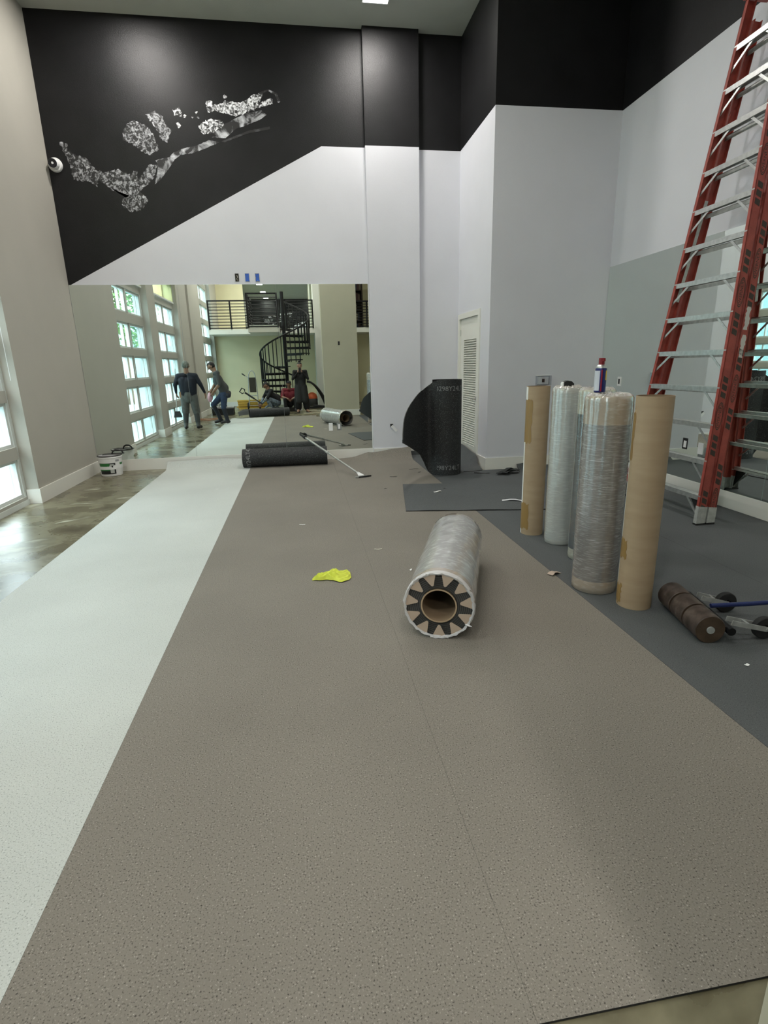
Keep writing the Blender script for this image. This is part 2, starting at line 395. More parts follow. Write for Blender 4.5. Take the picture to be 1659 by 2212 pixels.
b = MB(); b.add([(XL, YU, ZM), (XR, YU, ZM), (XR, YU, ZC), (XL, YU, ZC)], [(3, 2, 1, 0)], 0)
struct(b.build('wall_upstairs', M_yellow, smooth=0), 'cream wall of the mezzanine')
struct(MB().box((PX0, PY0, ZF), (PX1, PY1, ZC)).build('wall_pillar', mat('olive_beige_wall_paint', (0.50, 0.465, 0.36), 0.65, noise=(2, .03, 4)), smooth=0), 'broad beige pillar')
b = MB(); b.box((XL, YU, 2.55), (XR, YM, ZM)); b.box((-1.50, YM, 2.50), (-0.53, -1.80, ZM))
struct(b.build('floor_mezzanine', mat('mezzanine_white_paint', (0.74, 0.73, 0.66), 0.5), smooth=0), 'white mezzanine slab with stair landing')

# baseboards
def bb(name, boxes, label):
    b = MB()
    for a, c in boxes: b.box(a, c)
    struct(b.build(name, M_trim, smooth=0), label)
t = 0.016
bb('baseboard_back', [((XL + t, YB - t, ZF), (CX0, YB, MZ0)), ((CX0, CY - t, ZF), (CX1 + t, CY, MZ0)), ((CX1, CY, ZF), (CX1 + t, YR, MZ0)), ((CX1 + t, YR - t, ZF), (XJ - t, YR, MZ0))], 'white baseboard under the wall mirror')
bb('baseboard_closet', [((XJ - t, YJ, ZF), (XJ, DY0 - .075, MZ0)), ((XJ - t, YJ - t, ZF), (XR - t, YJ, MZ0))], 'white baseboard round the closet')
bb('baseboard_right', [((XR - t, PY1, ZF), (XR, YJ, MZ0))], 'white baseboard along the ladder wall')
bx = []
for y0, y1 in segs[:3]:
    bx.append(((XL, max(y0 - t, YU), ZF), (XL + t, min(y1 + t, YB), MZ0)))
    bx.append(((-3.115, y0 - t, ZF), (XL, y0, MZ0)))
    if y1 < 8: bx.append(((-3.115, y1, ZF), (XL, y1 + t, MZ0)))
bx.append(((XL + .05, -1.95 - t, ZF), (XL + .05 + t, -.15 + t, MZ0)))
bb('baseboard_left', bx, 'white baseboard along the window wall')
bb('baseboard_pillar', [((PX0 - t, PY1, ZF), (PX1 + t, PY1 + t, MZ0)), ((PX0 - t, PY0, ZF), (PX0, PY1, MZ0))], 'white baseboard round the pillar')
bb('baseboard_front', [((XL, YW, ZF), (0.66, YW + t, MZ0)), ((0.66 - t, YW + t, ZF), (.66, YM + .02, MZ0))], 'white baseboard of the cream wall')

# ------------------------------------------------------------------ windows
ROWS = [(0.085, 0.51), (0.645, 1.12), (1.245, 1.69), (1.82, 2.285), (2.46, 2.90), (3.05, 3.50), (3.65, 4.10), (4.25, 4.90)]
def make_window(idx, y0, y1, rows, label):
    r = sempty('window_%d' % idx, (-3.15, (y0 + y1) / 2, 0)); r['label'] = label
    xi, xo = -3.12, -3.20
    b = MB(); f = 0.06
    b.box((xo, y0, ZF), (xi, y0 + f, ZW)); b.box((xo, y1 - f, ZF), (xi, y1, ZW)); b.box((xo, y0, ZW - f), (xi, y1, ZW)); b.box((xo - .02, y0, ZF), (xi + .025, y1, 0.05))
    b.build('frame', M_vinyl, r, 0)
    ymid = (y0 + y1) / 2 - 0.06; mw = 0.05
    MB().box((xo, ymid - mw / 2, 0.05), (xi + .012, ymid + mw / 2, ZW - f)).build('centre_mullion', M_transom, r, 0)
    edges = [0.05] + [v for a, c in rows for v in (a, c)] + [ZW - f]
    for i in range(0, len(edges), 2):
        z0, z1 = edges[i], edges[i + 1]
        if z1 - z0 > 0.02:
            MB().box((xo, y0 + f, z0), (xi + .018, y1 - f, z1)).build('transom', M_transom, r, 0)
    for (z0, z1) in rows:
        for c, (a0, a1) in enumerate(((y0 + f, ymid - mw / 2), (ymid + mw / 2, y1 - f))):
            s = 0.035; k = MB()
            k.box((xo + .01, a0, z0), (xi - .012, a0 + s, z1)); k.box((xo + .01, a1 - s, z0), (xi - .012, a1, z1))
            k.box((xo + .01, a0 + s, z0), (xi - .012, a1 - s, z0 + s)); k.box((xo + .01, a0 + s, z1 - s), (xi - .012, a1 - s, z1))
            st = a0 + (a1 - a0) * (0.27 if c == 0 else 0.30)
            k.box((xo + .015, st - .014, z0 + s), (xi - .016, st + .014, z1 - s))
            sash = k.build('sash', M_vinyl, r, 0)
            p = MB().box((-3.168, a0 + s, z0 + s), (-3.164, a1 - s, z1 - s)).build('pane', M_screen if c == 0 else M_glass, None, 0)
            p.parent = sash; p.matrix_parent_inverse = Matrix.Translation(-world_loc(r))
            p.matrix_parent_inverse = Matrix.Identity(4)
    # daylight portal: tells the renderer where the sky comes in, gives no light of its own
    L = bpy.data.lights.new('daylight_portal', 'AREA'); L.shape = 'RECTANGLE'; L.size = y1 - y0; L.size_y = ZW; L.cycles.is_portal = True
    o = bpy.data.objects.new('daylight_portal', L); COL.objects.link(o)
    o.matrix_world = Matrix.Translation((-3.235, (y0 + y1) / 2, ZW / 2)) @ Matrix(((0, 0, -1, 0), (1, 0, 0, 0), (0, 1, 0, 0), (0, 0, 0, 1)))
for i, (y0, y1) in enumerate(WINS):
    make_window(i + 1, y0, y1, ROWS, ['tall gridded window nearest the wall mirror', 'tall gridded window between the beige piers', 'tall gridded window crossing the mezzanine'][i])

# ------------------------------------------------------------------ closet door
r = sempty('door_1', (XJ, (DY0 + DY1) / 2, 0)); r['label'] = 'white louvred closet door'
b = MB(); cw = 0.072
b.box((XJ - .018, DY0 - cw, ZF), (XJ, DY0, DZ + cw)); b.box((XJ - .018, DY1, ZF), (XJ, DY1 + cw, DZ + cw)); b.box((XJ - .018, DY0, DZ), (XJ, DY1, DZ + cw))
b.box((XJ, DY0 - .02, ZF), (XJ + .08, DY0, DZ)); b.box((XJ, DY1, ZF), (XJ + .08, DY1 + .02, DZ)); b.box((XJ, DY0, DZ), (XJ + .08, DY1, DZ + .02))
b.build('casing', M_door, r, 0)
LY0, LY1, LZ0, LZ1 = DY0 + .13, DY1 - .15, 0.22, 1.735
b = MB(); x0, x1 = XJ + .012, XJ + .05
b.box((x0, DY0 + .004, .012), (x1, LY0, DZ - .004)); b.box((x0, LY1, .012), (x1, DY1 - .004, DZ - .004)); b.box((x0, LY0, .012), (x1, LY1, LZ0)); b.box((x0, LY0, LZ1), (x1, LY1, DZ - .004))
b.box((x1 - .004, LY0, LZ0), (x1, LY1, LZ1))
slab = b.build('door_leaf', M_door, r, 0)
n = 46; dz = (LZ1 - LZ0) / n
sm = MB().obox((0, 0, 0), (.016, 0, .0105), (0, (LY1 - LY0) / 2 - .002, 0), (-.0025, 0, .0038)).mesh('slat', M_door, 0)
for i in range(n):
    o = bpy.data.objects.new('slat', sm); COL.objects.link(o); o.parent = slab; o.matrix_parent_inverse = Matrix.Identity(4)
    o.matrix_basis = T(x0 + .016, (LY0 + LY1) / 2, LZ0 + dz * (i + .5))
b = MB(); hy, hz = DY0 + .075, 0.915
b.cyl((x0, hy, hz), (x0 - .012, hy, hz), .032, n=24); b.cyl((x0 - .012, hy, hz), (x0 - .05, hy, hz), .010, n=14)
b.tube([(x0 - .05, hy - .006, hz), (x0 - .052, hy + .03, hz), (x0 - .05, hy + .075, hz - .004), (x0 - .046, hy + .112, hz - .012)], [.011, .0105, .009, .007], 12)
h = b.build('lever_handle', M_chrome, r); h['label'] = 'satin nickel lever handle'
for hz in (.25, 1.0, 1.8): MB().cyl((x0 - .004, DY1 - .002, hz), (x0 - .004, DY1 - .002, hz + .09), .006, n=10).build('hinge', M_chrome, r)

# ------------------------------------------------------------------ mirrors
def mirror(name, label, panels, axis, pos):
    c = panels[0]
    t = thing(name, label, 'mirror', (XL + 1.5, pos, MZ0) if axis == 'y' else (pos, 4, MZ0))
    for a0, a1, z0, z1 in panels:
        b = MB(); g = .0015
        if axis == 'y':
            b.box((a0 + g, pos - .006, z0), (a1 - g, pos, z1), 1)
            b.add([(a0 + g, pos - .0064, z0), (a1 - g, pos - .0064, z0), (a1 - g, pos - .0064, z1), (a0 + g, pos - .0064, z1)], [(0, 1, 2, 3)], 0)
        else:
            b.box((pos - .006, a0 + g, z0), (pos, a1 - g, z1), 1)
            b.add([(pos - .0064, a1 - g, z0), (pos - .0064, a0 + g, z0), (pos - .0064, a0 + g, z1), (pos - .0064, a1 - g, z1)], [(0, 1, 2, 3)], 0)
        b.build('mirror_panel', [M_mirror, M_medge], t, 0)
    return t
mirror('wall_mirror', 'wide wall mirror beside the square column, reaching down to the baseboard', [(XL + .004, -1.585, MZ0, MZ1), (-1.585, -0.25, MZ0, MZ1), (-0.25, CX0 - .012, MZ0, MZ1)], 'y', YB - .002)
mirror('wall_mirror', 'wall mirror behind the red ladder', [(5.50, YJ - .004, MZ0, MZ1), (4.095, 5.50, MZ0, MZ1), (2.69, 4.095, MZ0, MZ1), (1.285, 2.69, MZ0, MZ1)], 'x', XR - .002)
t = thing('upstairs_mirror', 'grey mirror wall upstairs behind the mezzanine railing', 'mirror', (-.6, YU, ZM))
b = MB()
b.box((-1.95, YU, ZM + .05), (0.75, YU + .008, 5.3), 1); b.add([(-1.95, YU + .0085, ZM + .05), (.75, YU + .0085, ZM + .05), (.75, YU + .0085, 5.3), (-1.95, YU + .0085, 5.3)], [(3, 2, 1, 0)], 0)
b.build('mirror_panel', [M_mirror, M_medge], t, 0)
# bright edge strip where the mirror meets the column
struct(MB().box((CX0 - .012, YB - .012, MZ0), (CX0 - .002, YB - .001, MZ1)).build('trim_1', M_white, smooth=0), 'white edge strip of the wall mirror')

# ------------------------------------------------------------------ outdoors
gnd = MB().box((-60, -90, -0.3), (WT - .01, 60, -0.2)).build('ground', mat('pale_pavement', (0.26, 0.33, 0.34), 0.9, noise=(.6, .1, 3)), smooth=0); struct(gnd, 'pale pavement outside the windows')
t = thing('street_building', 'long pale building across the street', 'building', (-16, -15, -.2))
M_fac = mat('pale_facade', (0.22, 0.33, 0.345), 0.8, noise=(.4, .06, 3)); M_facw = mat('facade_window', (0.19, 0.29, 0.305), 0.4)
MB().box((-22, -70, -.2), (-16, 25, 6.3)).build('facade', M_fac, t, 0)
wm = MB().box((-.05, -.9, -.75), (.03, .9, .75)).mesh('facade_window', M_facw, 0)
for k in range(24):
    for zz in (1.7, 5.0): inst('facade_window', wm, t, T(-16, -66 + k * 3.9, zz))
def tree(loc, h, rad, label):
    t = thing('street_tree', label, 'tree', loc)
    MB().tube([loc, (loc[0] + .1, loc[1], loc[2] + h * .3), (loc[0] - .05, loc[1] + .1, loc[2] + h * .75)], [.16, .12, .05], 8).build('trunk', mat('bark', (.12, .09, .06), .9), t)
    b = MB(); R = random.Random(3)
    for i in range(2600):
        while True:
            p = Vector((R.uniform(-1, 1), R.uniform(-1, 1), R.uniform(-1, 1)))
            if .25 < p.length < 1: break
        c = Vector((loc[0] + p.x * rad, loc[1] + p.y * rad, loc[2] + h * .68 + p.z * h * .36))
        a = Vector((R.gauss(0, 1), R.gauss(0, 1), R.gauss(0, .6))).normalized() * .14; d = a.cross(Vector((R.gauss(0, 1), R.gauss(0, 1), R.gauss(0, 1)))).normalized() * .07
        b.add([c - a, c + d, c + a, c - d], [(0, 1, 2, 3)])
    o = b.build('crown', mat('leaves', (.13, .24, .07), .7, noise=(1.5, .4, 2)), t, 0); o['kind'] = 'stuff'
tree((-8.2, -11.8, -.2), 7.2, 2.0, 'leafy green tree on the pavement outside')

# ------------------------------------------------------------------ ceiling lights
M_led = mat('led_panel', (1, 1, 1), .5, emit=((1.0, 0.97, 0.92), 11.0))
def ceiling_light(x, y, label, watts=24, z=ZC):
    t = thing('ceiling_light', label, 'ceiling light', (x, y, z), 'square ceiling lights')
    a = .15
    b = MB(); b.box((x - a - .012, y - a - .012, z - .02), (x + a + .012, y - a, z)); b.box((x - a - .012, y + a, z - .02), (x + a + .012, y + a + .012, z)); b.box((x - a - .012, y - a, z - .02), (x - a, y + a, z)); b.box((x + a, y - a, z - .02), (x + a + .012, y + a, z))
    b.build('frame', M_white, t, 0)
    MB().box((x - a, y - a, z - .014), (x + a, y + a, z - .002)).build('diffuser', M_led, t, 0)
    L = bpy.data.lights.new('lamp', 'AREA'); L.shape = 'SQUARE'; L.size = .28; L.energy = watts; L.color = (1, .965, .91)
    o = bpy.data.objects.new('lamp', L); COL.objects.link(o); o.location = (x, y, z - .022); adopt(o, t)
for x, y, lab in ((1.19, 7.60, 'square ceiling light beside the square column'), (-1.75, 7.55, 'square ceiling light above the wall mural'),
                  (1.19, 4.6, 'square ceiling light of the middle row'), (-1.75, 4.6, 'square ceiling light of the middle row'),
                  (1.19, 1.6, 'square ceiling light of the row by the pillar'), (-1.75, 1.6, 'square ceiling light of the row by the pillar')):
    ceiling_light(x, y, lab, 40 if y > 7 else 24)
ceiling_light(-1.75, -1.4, 'added square ceiling light between the stair landing and the windows', 60)  # extra lamp, added to brighten the room behind the camera
ceiling_light(.6, -1.4, 'added square ceiling light between pillar and spiral stair', 60)  # second added lamp, lifts the same back part of the room
ceiling_light(-.8, -4.9, 'added square ceiling light over the mezzanine', 60)  # lamp added to make the upstairs brighter
# ================================================================== MURAL PRINT (flat, on the black paint)
def mural_mat(name, scale, lo, hi, col=(.72, .74, .78)):
    M = bpy.data.materials.new(name); M.use_nodes = True; nt = M.node_tree; b = nt.nodes['Principled BSDF']
    tc = nn(nt, 'ShaderNodeTexCoord'); n = nn(nt, 'ShaderNodeTexNoise'); n.inputs['Scale'].default_value = scale; n.inputs['Detail'].default_value = 9; n.inputs['Roughness'].default_value = .62; n.inputs['Distortion'].default_value = 0.8
    nt.links.new(tc.outputs['Object'], n.inputs['Vector'])
    cr = nn(nt, 'ShaderNodeValToRGB'); e = cr.color_ramp.elements
    e[0].position, e[0].color = lo, (.011, .011, .012, 1); e[1].position, e[1].color = hi, (*col, 1)
    nt.links.new(n.outputs['Fac'], cr.inputs['Fac']); nt.links.new(cr.outputs['Color'], b.inputs['Base Color']); b.inputs['Roughness'].default_value = .5
    return M
MU = [mural_mat('mural_spray_grey', 26, .47, .70, (.60, .61, .65)), mural_mat('mural_spray_white', 26, .43, .60, (.90, .91, .95)), mural_mat('mural_body', 6, .46, .66, (.60, .61, .65)), mural_mat('mural_faint', 6, .50, .85, (.12, .12, .13))]
BL = [
 (0, [(-2.81, 4.23), (-2.73, 4.22), (-2.72, 4.14), (-2.62, 4.09), (-2.49, 4.04), (-2.43, 3.94), (-2.31, 3.9), (-2.15, 3.94), (-2.0, 3.89), (-1.92, 3.94), (-1.91, 3.84), (-1.82, 3.93), (-1.75, 4.01), (-1.65, 4.0), (-1.72, 3.85), (-1.82, 3.77), (-1.91, 3.69), (-1.84, 3.64), (-1.82, 3.57), (-1.94, 3.47), (-2.06, 3.45), (-2.17, 3.52), (-2.15, 3.6), (-2.04, 3.64), (-2.15, 3.67), (-2.24, 3.69), (-2.31, 3.74), (-2.4, 3.81), (-2.44, 3.74), (-2.51, 3.79), (-2.7, 3.81), (-2.72, 3.93), (-2.75, 4.07), (-2.79, 4.16)]),
 (0, [(-2.0, 4.42), (-1.91, 4.5), (-1.84, 4.5), (-1.75, 4.45), (-1.68, 4.4), (-1.64, 4.29), (-1.6, 4.17), (-1.74, 4.12), (-1.81, 4.15), (-1.88, 4.2), (-1.95, 4.25), (-2.04, 4.29)]),
 (0, [(-1.72, 4.57), (-1.61, 4.61), (-1.52, 4.56), (-1.48, 4.47), (-1.43, 4.42), (-1.49, 4.27), (-1.56, 4.3), (-1.6, 4.4), (-1.67, 4.49)]),
 (1, [(-1.39, 4.63), (-1.3, 4.66), (-1.27, 4.62), (-1.29, 4.57), (-1.37, 4.58)]),
 (1, [(-1.26, 4.58), (-1.24, 4.59), (-1.22, 4.58), (-1.24, 4.55), (-1.26, 4.55)]),
 (1, [(-1.16, 4.57), (-1.14, 4.57), (-1.13, 4.56), (-1.15, 4.55)]), (1, [(-1.09, 4.57), (-1.07, 4.57), (-1.06, 4.55), (-1.09, 4.55)]),
 (1, [(-1.11, 4.62), (-1.08, 4.63), (-1.07, 4.62), (-1.1, 4.6)]), (1, [(-1.36, 4.49), (-1.33, 4.5), (-1.31, 4.47), (-1.34, 4.43), (-1.35, 4.46)]),
 (1, [(-0.96, 4.74), (-0.9, 4.76), (-0.87, 4.71), (-0.77, 4.73), (-0.72, 4.76), (-0.65, 4.75), (-0.53, 4.75), (-0.42, 4.79), (-0.34, 4.85), (-0.24, 4.86), (-0.27, 4.76), (-0.12, 4.81), (-0.11, 4.75), (-0.25, 4.71), (-0.38, 4.67), (-0.52, 4.61), (-0.66, 4.59), (-0.74, 4.62), (-0.85, 4.65), (-0.95, 4.62)]),
 (1, [(-0.74, 4.81), (-0.72, 4.83), (-0.68, 4.81), (-0.7, 4.79), (-0.73, 4.78)]),
 (2, [(-0.28, 4.87), (-0.15, 4.91), (-0.05, 4.87), (-0.01, 4.78), (-0.04, 4.76), (-0.07, 4.85), (-0.16, 4.89), (-0.27, 4.85)]),
 (1, [(-1.09, 4.47), (-1.02, 4.52), (-0.92, 4.55), (-0.82, 4.55), (-0.75, 4.5), (-0.79, 4.46), (-0.92, 4.39), (-1.04, 4.38)]),
 (2, [(-0.92, 4.388), (-0.79, 4.455), (-0.75, 4.50), (-0.62, 4.56), (-0.46, 4.63), (-0.26, 4.67), (-0.2, 4.62), (-0.3, 4.56), (-0.51, 4.48), (-0.61, 4.45), (-0.75, 4.34), (-0.93, 4.34), (-0.86, 4.37)]),
 (2, [(-1.645, 3.99), (-1.67, 4.06), (-1.49, 4.1), (-1.44, 4.15), (-1.29, 4.21), (-1.13, 4.24), (-0.97, 4.31), (-0.83, 4.29), (-1.0, 4.22), (-1.2, 4.15), (-1.34, 4.13), (-1.43, 4.07), (-1.52, 3.96), (-1.64, 3.83), (-1.71, 3.78)]),
 (3, [(-0.81, 4.3), (-0.46, 4.43), (-0.17, 4.49), (-0.17, 4.46), (-0.46, 4.4), (-0.77, 4.29)])]
b = MB(); R = random.Random(5)
for k, poly in BL:
    pts = []
    for i, p in enumerate(poly):
        q = poly[(i + 1) % len(poly)]; L = math.hypot(q[0] - p[0], q[1] - p[1]); n = max(1, int(L / .018)); amp = (.012 if k < 2 else .003) if L > .05 else .002
        for j in range(n):
            s = j / n; pts.append((p[0] + (q[0] - p[0]) * s + R.uniform(-amp, amp), YB - .0012 - .0002 * k, p[1] + (q[1] - p[1]) * s + R.uniform(-amp, amp)))
    b.add(pts, [tuple(range(len(pts)))], k)
tag(b.build('wall_mural', MU, smooth=0), 'printed mural of a leaping figure dissolving into white spray', 'mural')

# ================================================================== FLOORING STRIPS
def lerp_tab(x, tab):
    if x <= tab[0][0]: return tab[0][1]
    for (a, va), (c, vc) in zip(tab, tab[1:]):
        if x <= c:
            s = (x - a) / (c - a); s = s * s * (3 - 2 * s); return va + (vc - va) * s
    return tab[-1][1]
TH = 0.007
def strip(name, x0, x1, y0, yend, hfun, mat_, label, nu=24, curl=.26):
    ys = [y0 + (yend(0.5) - curl - y0) * i / 8 for i in range(8)]
    g = .0003
    def F(u, v):
        x = x0 + g + (x1 - x0 - 2 * g) * u; ye = yend(u); n = v * 20
        if n <= 8: return (x, y0 + (ye - curl - y0) * n / 8, 0)
        s = (n - 8) / 12; h = hfun(x)
        return (x, ye - curl + curl * (s - .12 * s * s * min(1, h / .1)), h * s ** 2.2)
    b = MB(); b.sheet(F, nu, 20, TH, 0, 1)
    return tag(b.build(name, [mat_, M_rub]), label, 'flooring', 'rolled-out rubber flooring strips')
E0 = -0.786; S = 1.22
strip('flooring_strip', E0 - S, E0, 0.30, lambda u: 8.298, lambda x: lerp_tab(x, [(-2.006, .105), (-1.3, .118), (-.9, .10)]), M_white_c, 'pale grey flooring strip next to the bare concrete')
strip('flooring_strip', E0, E0 + S, 0.30, lambda u: 8.298, lambda x: .018, M_brown_c, 'taupe flooring strip butted against the pale grey one')
strip('flooring_strip', E0 + S, E0 + 2 * S, 0.79, lambda u: 8.296 if u < .5 else 8.218, lambda x: lerp_tab(x, [(.44, .012), (.70, .03), (1.06, .112), (1.45, .155), (1.66, .175)]), M_brown_c, 'taupe flooring strip under the lying wrapped roll')
# slate strips: one runs into the recess beside the closet and turns up against its door
def Fa(u, v): return (E0 + 2 * S + .001 + 1.218 * u, .8 + 6.1 * v, 0)
def Fb(u, v):
    y = 6.9 + 1.42 * v; s = max(0, (u - .62) / .38); hs = lerp_tab(y, [(6.9, 0), (7.10, .03), (7.24, .165), (7.92, .214), (8.32, .2)])
    e = max(0, (v - .82) / .18)
    xx = E0 + 2 * S + .001 + .765 * u; y = min(y, 8.215) if xx < 1.862 else min(y, 8.31)
    return (xx - .02 * s * s, y - .01 * e, max(hs * s ** 2.2, .10 * e ** 2.2))
b = MB(); b.sheet(Fa, 4, 8, TH, 0, 1); b.sheet(Fb, 24, 28, TH, 0, 1)
tag(b.build('flooring_strip', [M_grey_c, M_rub]), 'slate grey flooring strip turned up at the closet door', 'flooring', 'rolled-out rubber flooring strips')
strip('flooring_strip', E0 + 3 * S, XR - .02, .8, lambda u: 6.908, lambda x: lerp_tab(x, [(2.87, .06), (3.0, .075), (3.3, .03), (3.7, .02)]), M_grey_c, 'slate grey flooring strip under the red ladder', curl=.12)
# loose off-cut on top
dx = Vector((.981, -.193, 0)); dy = Vector((.160, .987, 0))
def Fm(u, v):
    p = Vector((.971, 5.069, 0)) + dx * 1.62 * u + dy * 1.234 * v
    return (p.x, p.y, .0085 + .004 * math.sin(3 * PI * u) ** 2 * (1 - v) * (v < .1))
b = MB(); b.sheet(Fm, 16, 10, .007, 0, 1)
tag(b.build('flooring_offcut', [M_grey_c, M_rub]), 'loose slate grey flooring off-cut lying across the seam', 'flooring')

# ================================================================== ROLLS
def cyl_patch(b, cx, cy, R, a0, a1, z0, z1, mi=0, th=.0012, jag=0.0, seed=1):
    """patch of thin sheet on an upright cylinder; angles in degrees, 0 faces the camera side, negative is towards the windows"""
    d = Vector((cx, cy, 0)).normalized(); rt = Vector((d.y, -d.x, 0)); RR = random.Random(seed)
    n = 10; lo = [RR.uniform(-jag, jag) for _ in range(n + 1)]; hi = [RR.uniform(-jag, jag) for _ in range(n + 1)]; ed = [RR.uniform(-jag, jag) for _ in range(9)]
    def F(u, v):
        a = math.radians(a0 + (a1 - a0 + ed[int(v * 8)] * 300 ) * u); r = R + th
        z = z0 + (z1 - z0) * v + (lo[int(u * n)] * (1 - v) + hi[int(u * n)] * v)
        p = (-d * math.cos(a) + rt * math.sin(a)) * r
        return (cx + p.x, cy + p.y, max(z, .002))
    b.sheet(F, n, 8, th, mi)
def tube_roll(cx, cy, R, hgt, label, patches, seam):
    t = thing('cardboard_tube', label, 'tube', (cx, cy, 0), 'upright cardboard tubes')
    b = MB(); w_ = .007
    b.lathe([(R, 0), (R, hgt), (R - w_, hgt), (R - w_, 0)], (cx, cy, .0005), n=48, mis=[0, 1, 1, 1], closed=True)
    b.build('tube_wall', [M_card, M_cardin], t)
    for i, (a0, a1, z0, z1) in enumerate(patches):
        b = MB(); cyl_patch(b, cx, cy, R, a0, a1, z0, z1, th=.0016, jag=.012, seed=i + 3); b.build('packing_tape', M_tape, t)
    for i, (a0, a1, z0, z1) in enumerate(seam):
        b = MB(); cyl_patch(b, cx, cy, R, a0, a1, z0, z1, th=.0009, jag=.0015, seed=i); b.build('paper_seam', M_paper, t)
    return t
tube_roll(1.90, 2.703, .096, 1.225, 'brown cardboard tube standing by the steel drum roller', [(-90, -62, .88, 1.13), (-90, -42, .30, .41), (-90, -48, .02, .135)], [(-89, -80, .42, .88), (-89, -82, .13, .30), (-89, -82, 1.13, 1.22)])
tube_roll(1.888, 4.154, .091, 1.225, 'brown cardboard tube standing beside the clear wrapped roll', [(-90, -25, .78, 1.12), (-88, -20, .05, .27)], [(-88, -58, 1.12, 1.22), (-88, -66, .27, .78), (-88, -70, .0, .05)])

M_tan = film_mat('film_over_tan_core_board', (.40, .335, .27), (.62, .58, .53), 6, .6, (3, 3, 10))
M_cream = film_mat('film_over_cream_board', (.42, .41, .34), (.66, .66, .60), 6, .6, (3, 3, 10))
def film_roll(cx, cy, R, hgt, label, base, streak, amt, top, bot, bandm, seed):
    t = thing('wrapped_roll', label, 'roll', (cx, cy, 0), 'upright film wrapped rolls')
    RR = random.Random(seed); n = 56
    f = film_mat('film_wrap_%d' % seed, base, streak, 7, amt, (2.2, 2.2, 24))
    b = MB(); prof = []; zs = [0, .006] + [hgt * i / 30 for i in range(1, 30)] + [hgt - .012, hgt]
    vs = []
    for z in zs:
        k = -.006 if z in (0, hgt) else 0
        for j in range(n):
            a = 2 * PI * j / n; rr = R + k + .0016 * math.sin(7 * a + z * 23 + seed) * math.sin(z * 61 + 3 * a) + RR.uniform(-.0006, .0006)
            vs.append((cx + rr * math.cos(a), cy + rr * math.sin(a), z + .0005))
    for i in range(len(zs) - 1):
        zc = (zs[i] + zs[i + 1]) / 2; mi = 1 if (zc > hgt - top or zc < bot) else 0
        fs = [(i * n + j, i * n + (j + 1) % n, (i + 1) * n + (j + 1) % n, (i + 1) * n + j) for j in range(n)]
        if i == 0: b.add(vs, fs, mi)
        else: b.f += fs; b.m += [mi] * len(fs)
    b.build('wrap', [f, bandm], t, 60)
    # gathered film on top with the hole of the core
    b = MB(); vs = []; rings = [R - .006, R * .8, R * .62, R * .45, R * .40, R * .38]
    for q, rr in enumerate(rings):
        for j in range(n):
            a = 2 * PI * j / n; z = hgt + (.004 + RR.uniform(0, .014) if 0 < q < 4 else 0) - (.05 if q == 5 else 0)
            vs.append((cx + rr * math.cos(a), cy + rr * math.sin(a), z))
    fs = [(i * n + j, i * n + (j + 1) % n, (i + 1) * n + (j + 1) % n, (i + 1) * n + j) for i in range(5) for j in range(n)] + [tuple(range(5 * n, 6 * n))]
    b.add(vs, fs); b.build('gathered_film', film_mat('film_top_%d' % seed, (.55, .52, .47), (.85, .85, .84), 16, .8, (1, 1, 1), .12), t, 25)
    return t
film_roll(1.802, 2.987, .137, 1.215, 'film wrapped taupe roll with tan bands beside the drum roller tube', (.21, .198, .192), (.72, .72, .73), .6, .17, .085, M_tan, 1)
film_roll(2.02, 3.50, .122, 1.222, 'film wrapped slate roll with cream bands between two paler rolls', (.05, .066, .075), (.30, .36, .39), .35, .17, .10, M_cream, 2)
film_roll(2.0, 3.883, .112, 1.222, 'clear film wrapped pale grey roll next to a cardboard tube', (.44, .455, .435), (.80, .82, .82), .55, .05, .05, film_mat('film_over_pale_core', (.46, .46, .43), (.75, .76, .74), 8, .8), 3)

# spray can, tape measure
cx, cy, z0 = 1.775, 3.055, 1.231
t = thing('spray_can', 'blue spray can with red cap standing on a wrapped roll', 'spray can', (cx, cy, z0))
b = MB(); b.lathe([(.0, 0), (.030, 0), (.033, .004), (.033, .135), (.030, .140)], (cx, cy, z0), n=32); b.build('can_body', mat('can_blue', (.012, .02, .13), .3, .3), t)
b = MB(); cyl_patch(b, cx, cy, .033, -85, -8, z0 + .01, z0 + .125, th=.0006); b.build('white_label', mat('can_label', (.62, .64, .72), .4), t)
b = MB(); cyl_patch(b, cx, cy, .033, 3, 18, z0 + .006, z0 + .13, th=.0006); b.build('red_stripe', mat('can_red', (.25, .01, .03), .4), t)
b = MB(); cyl_patch(b, cx, cy, .033, 55, 88, z0 + .07, z0 + .125, th=.0006); b.build('yellow_mark', mat('can_yellow', (.75, .55, .03), .4), t)
b = MB(); b.lathe([(.030, .140), (.028, .150), (.016, .160), (.014, .162), (.0, .162)], (cx, cy, z0), n=28); b.build('shoulder', M_alu, t)
b = MB(); b.lathe([(.017, .158), (.0175, .195), (.015, .198), (.0, .198)], (cx, cy, z0), n=24); b.box((cx - .006, cy - .030, z0 + .178), (cx + .006, cy, z0 + .196)); b.build('red_cap', mat('cap_red', (.22, .012, .02), .4), t)
cx, cy, z0 = 1.97, 3.85, 1.232
t = thing('tape_measure', 'dark tape measure lying on the pale wrapped roll', 'tape measure', (cx, cy, z0))
b = MB(); b.prism([(cx - .03, cy - .018, z0), (cx + .05, cy - .018, z0), (cx + .05, cy - .018, z0 + .018), (cx + .03, cy - .018, z0 + .036), (cx - .005, cy - .018, z0 + .042), (cx - .03, cy - .018, z0 + .03)], (0, .036, 0)); b.build('case', M_dark, t)
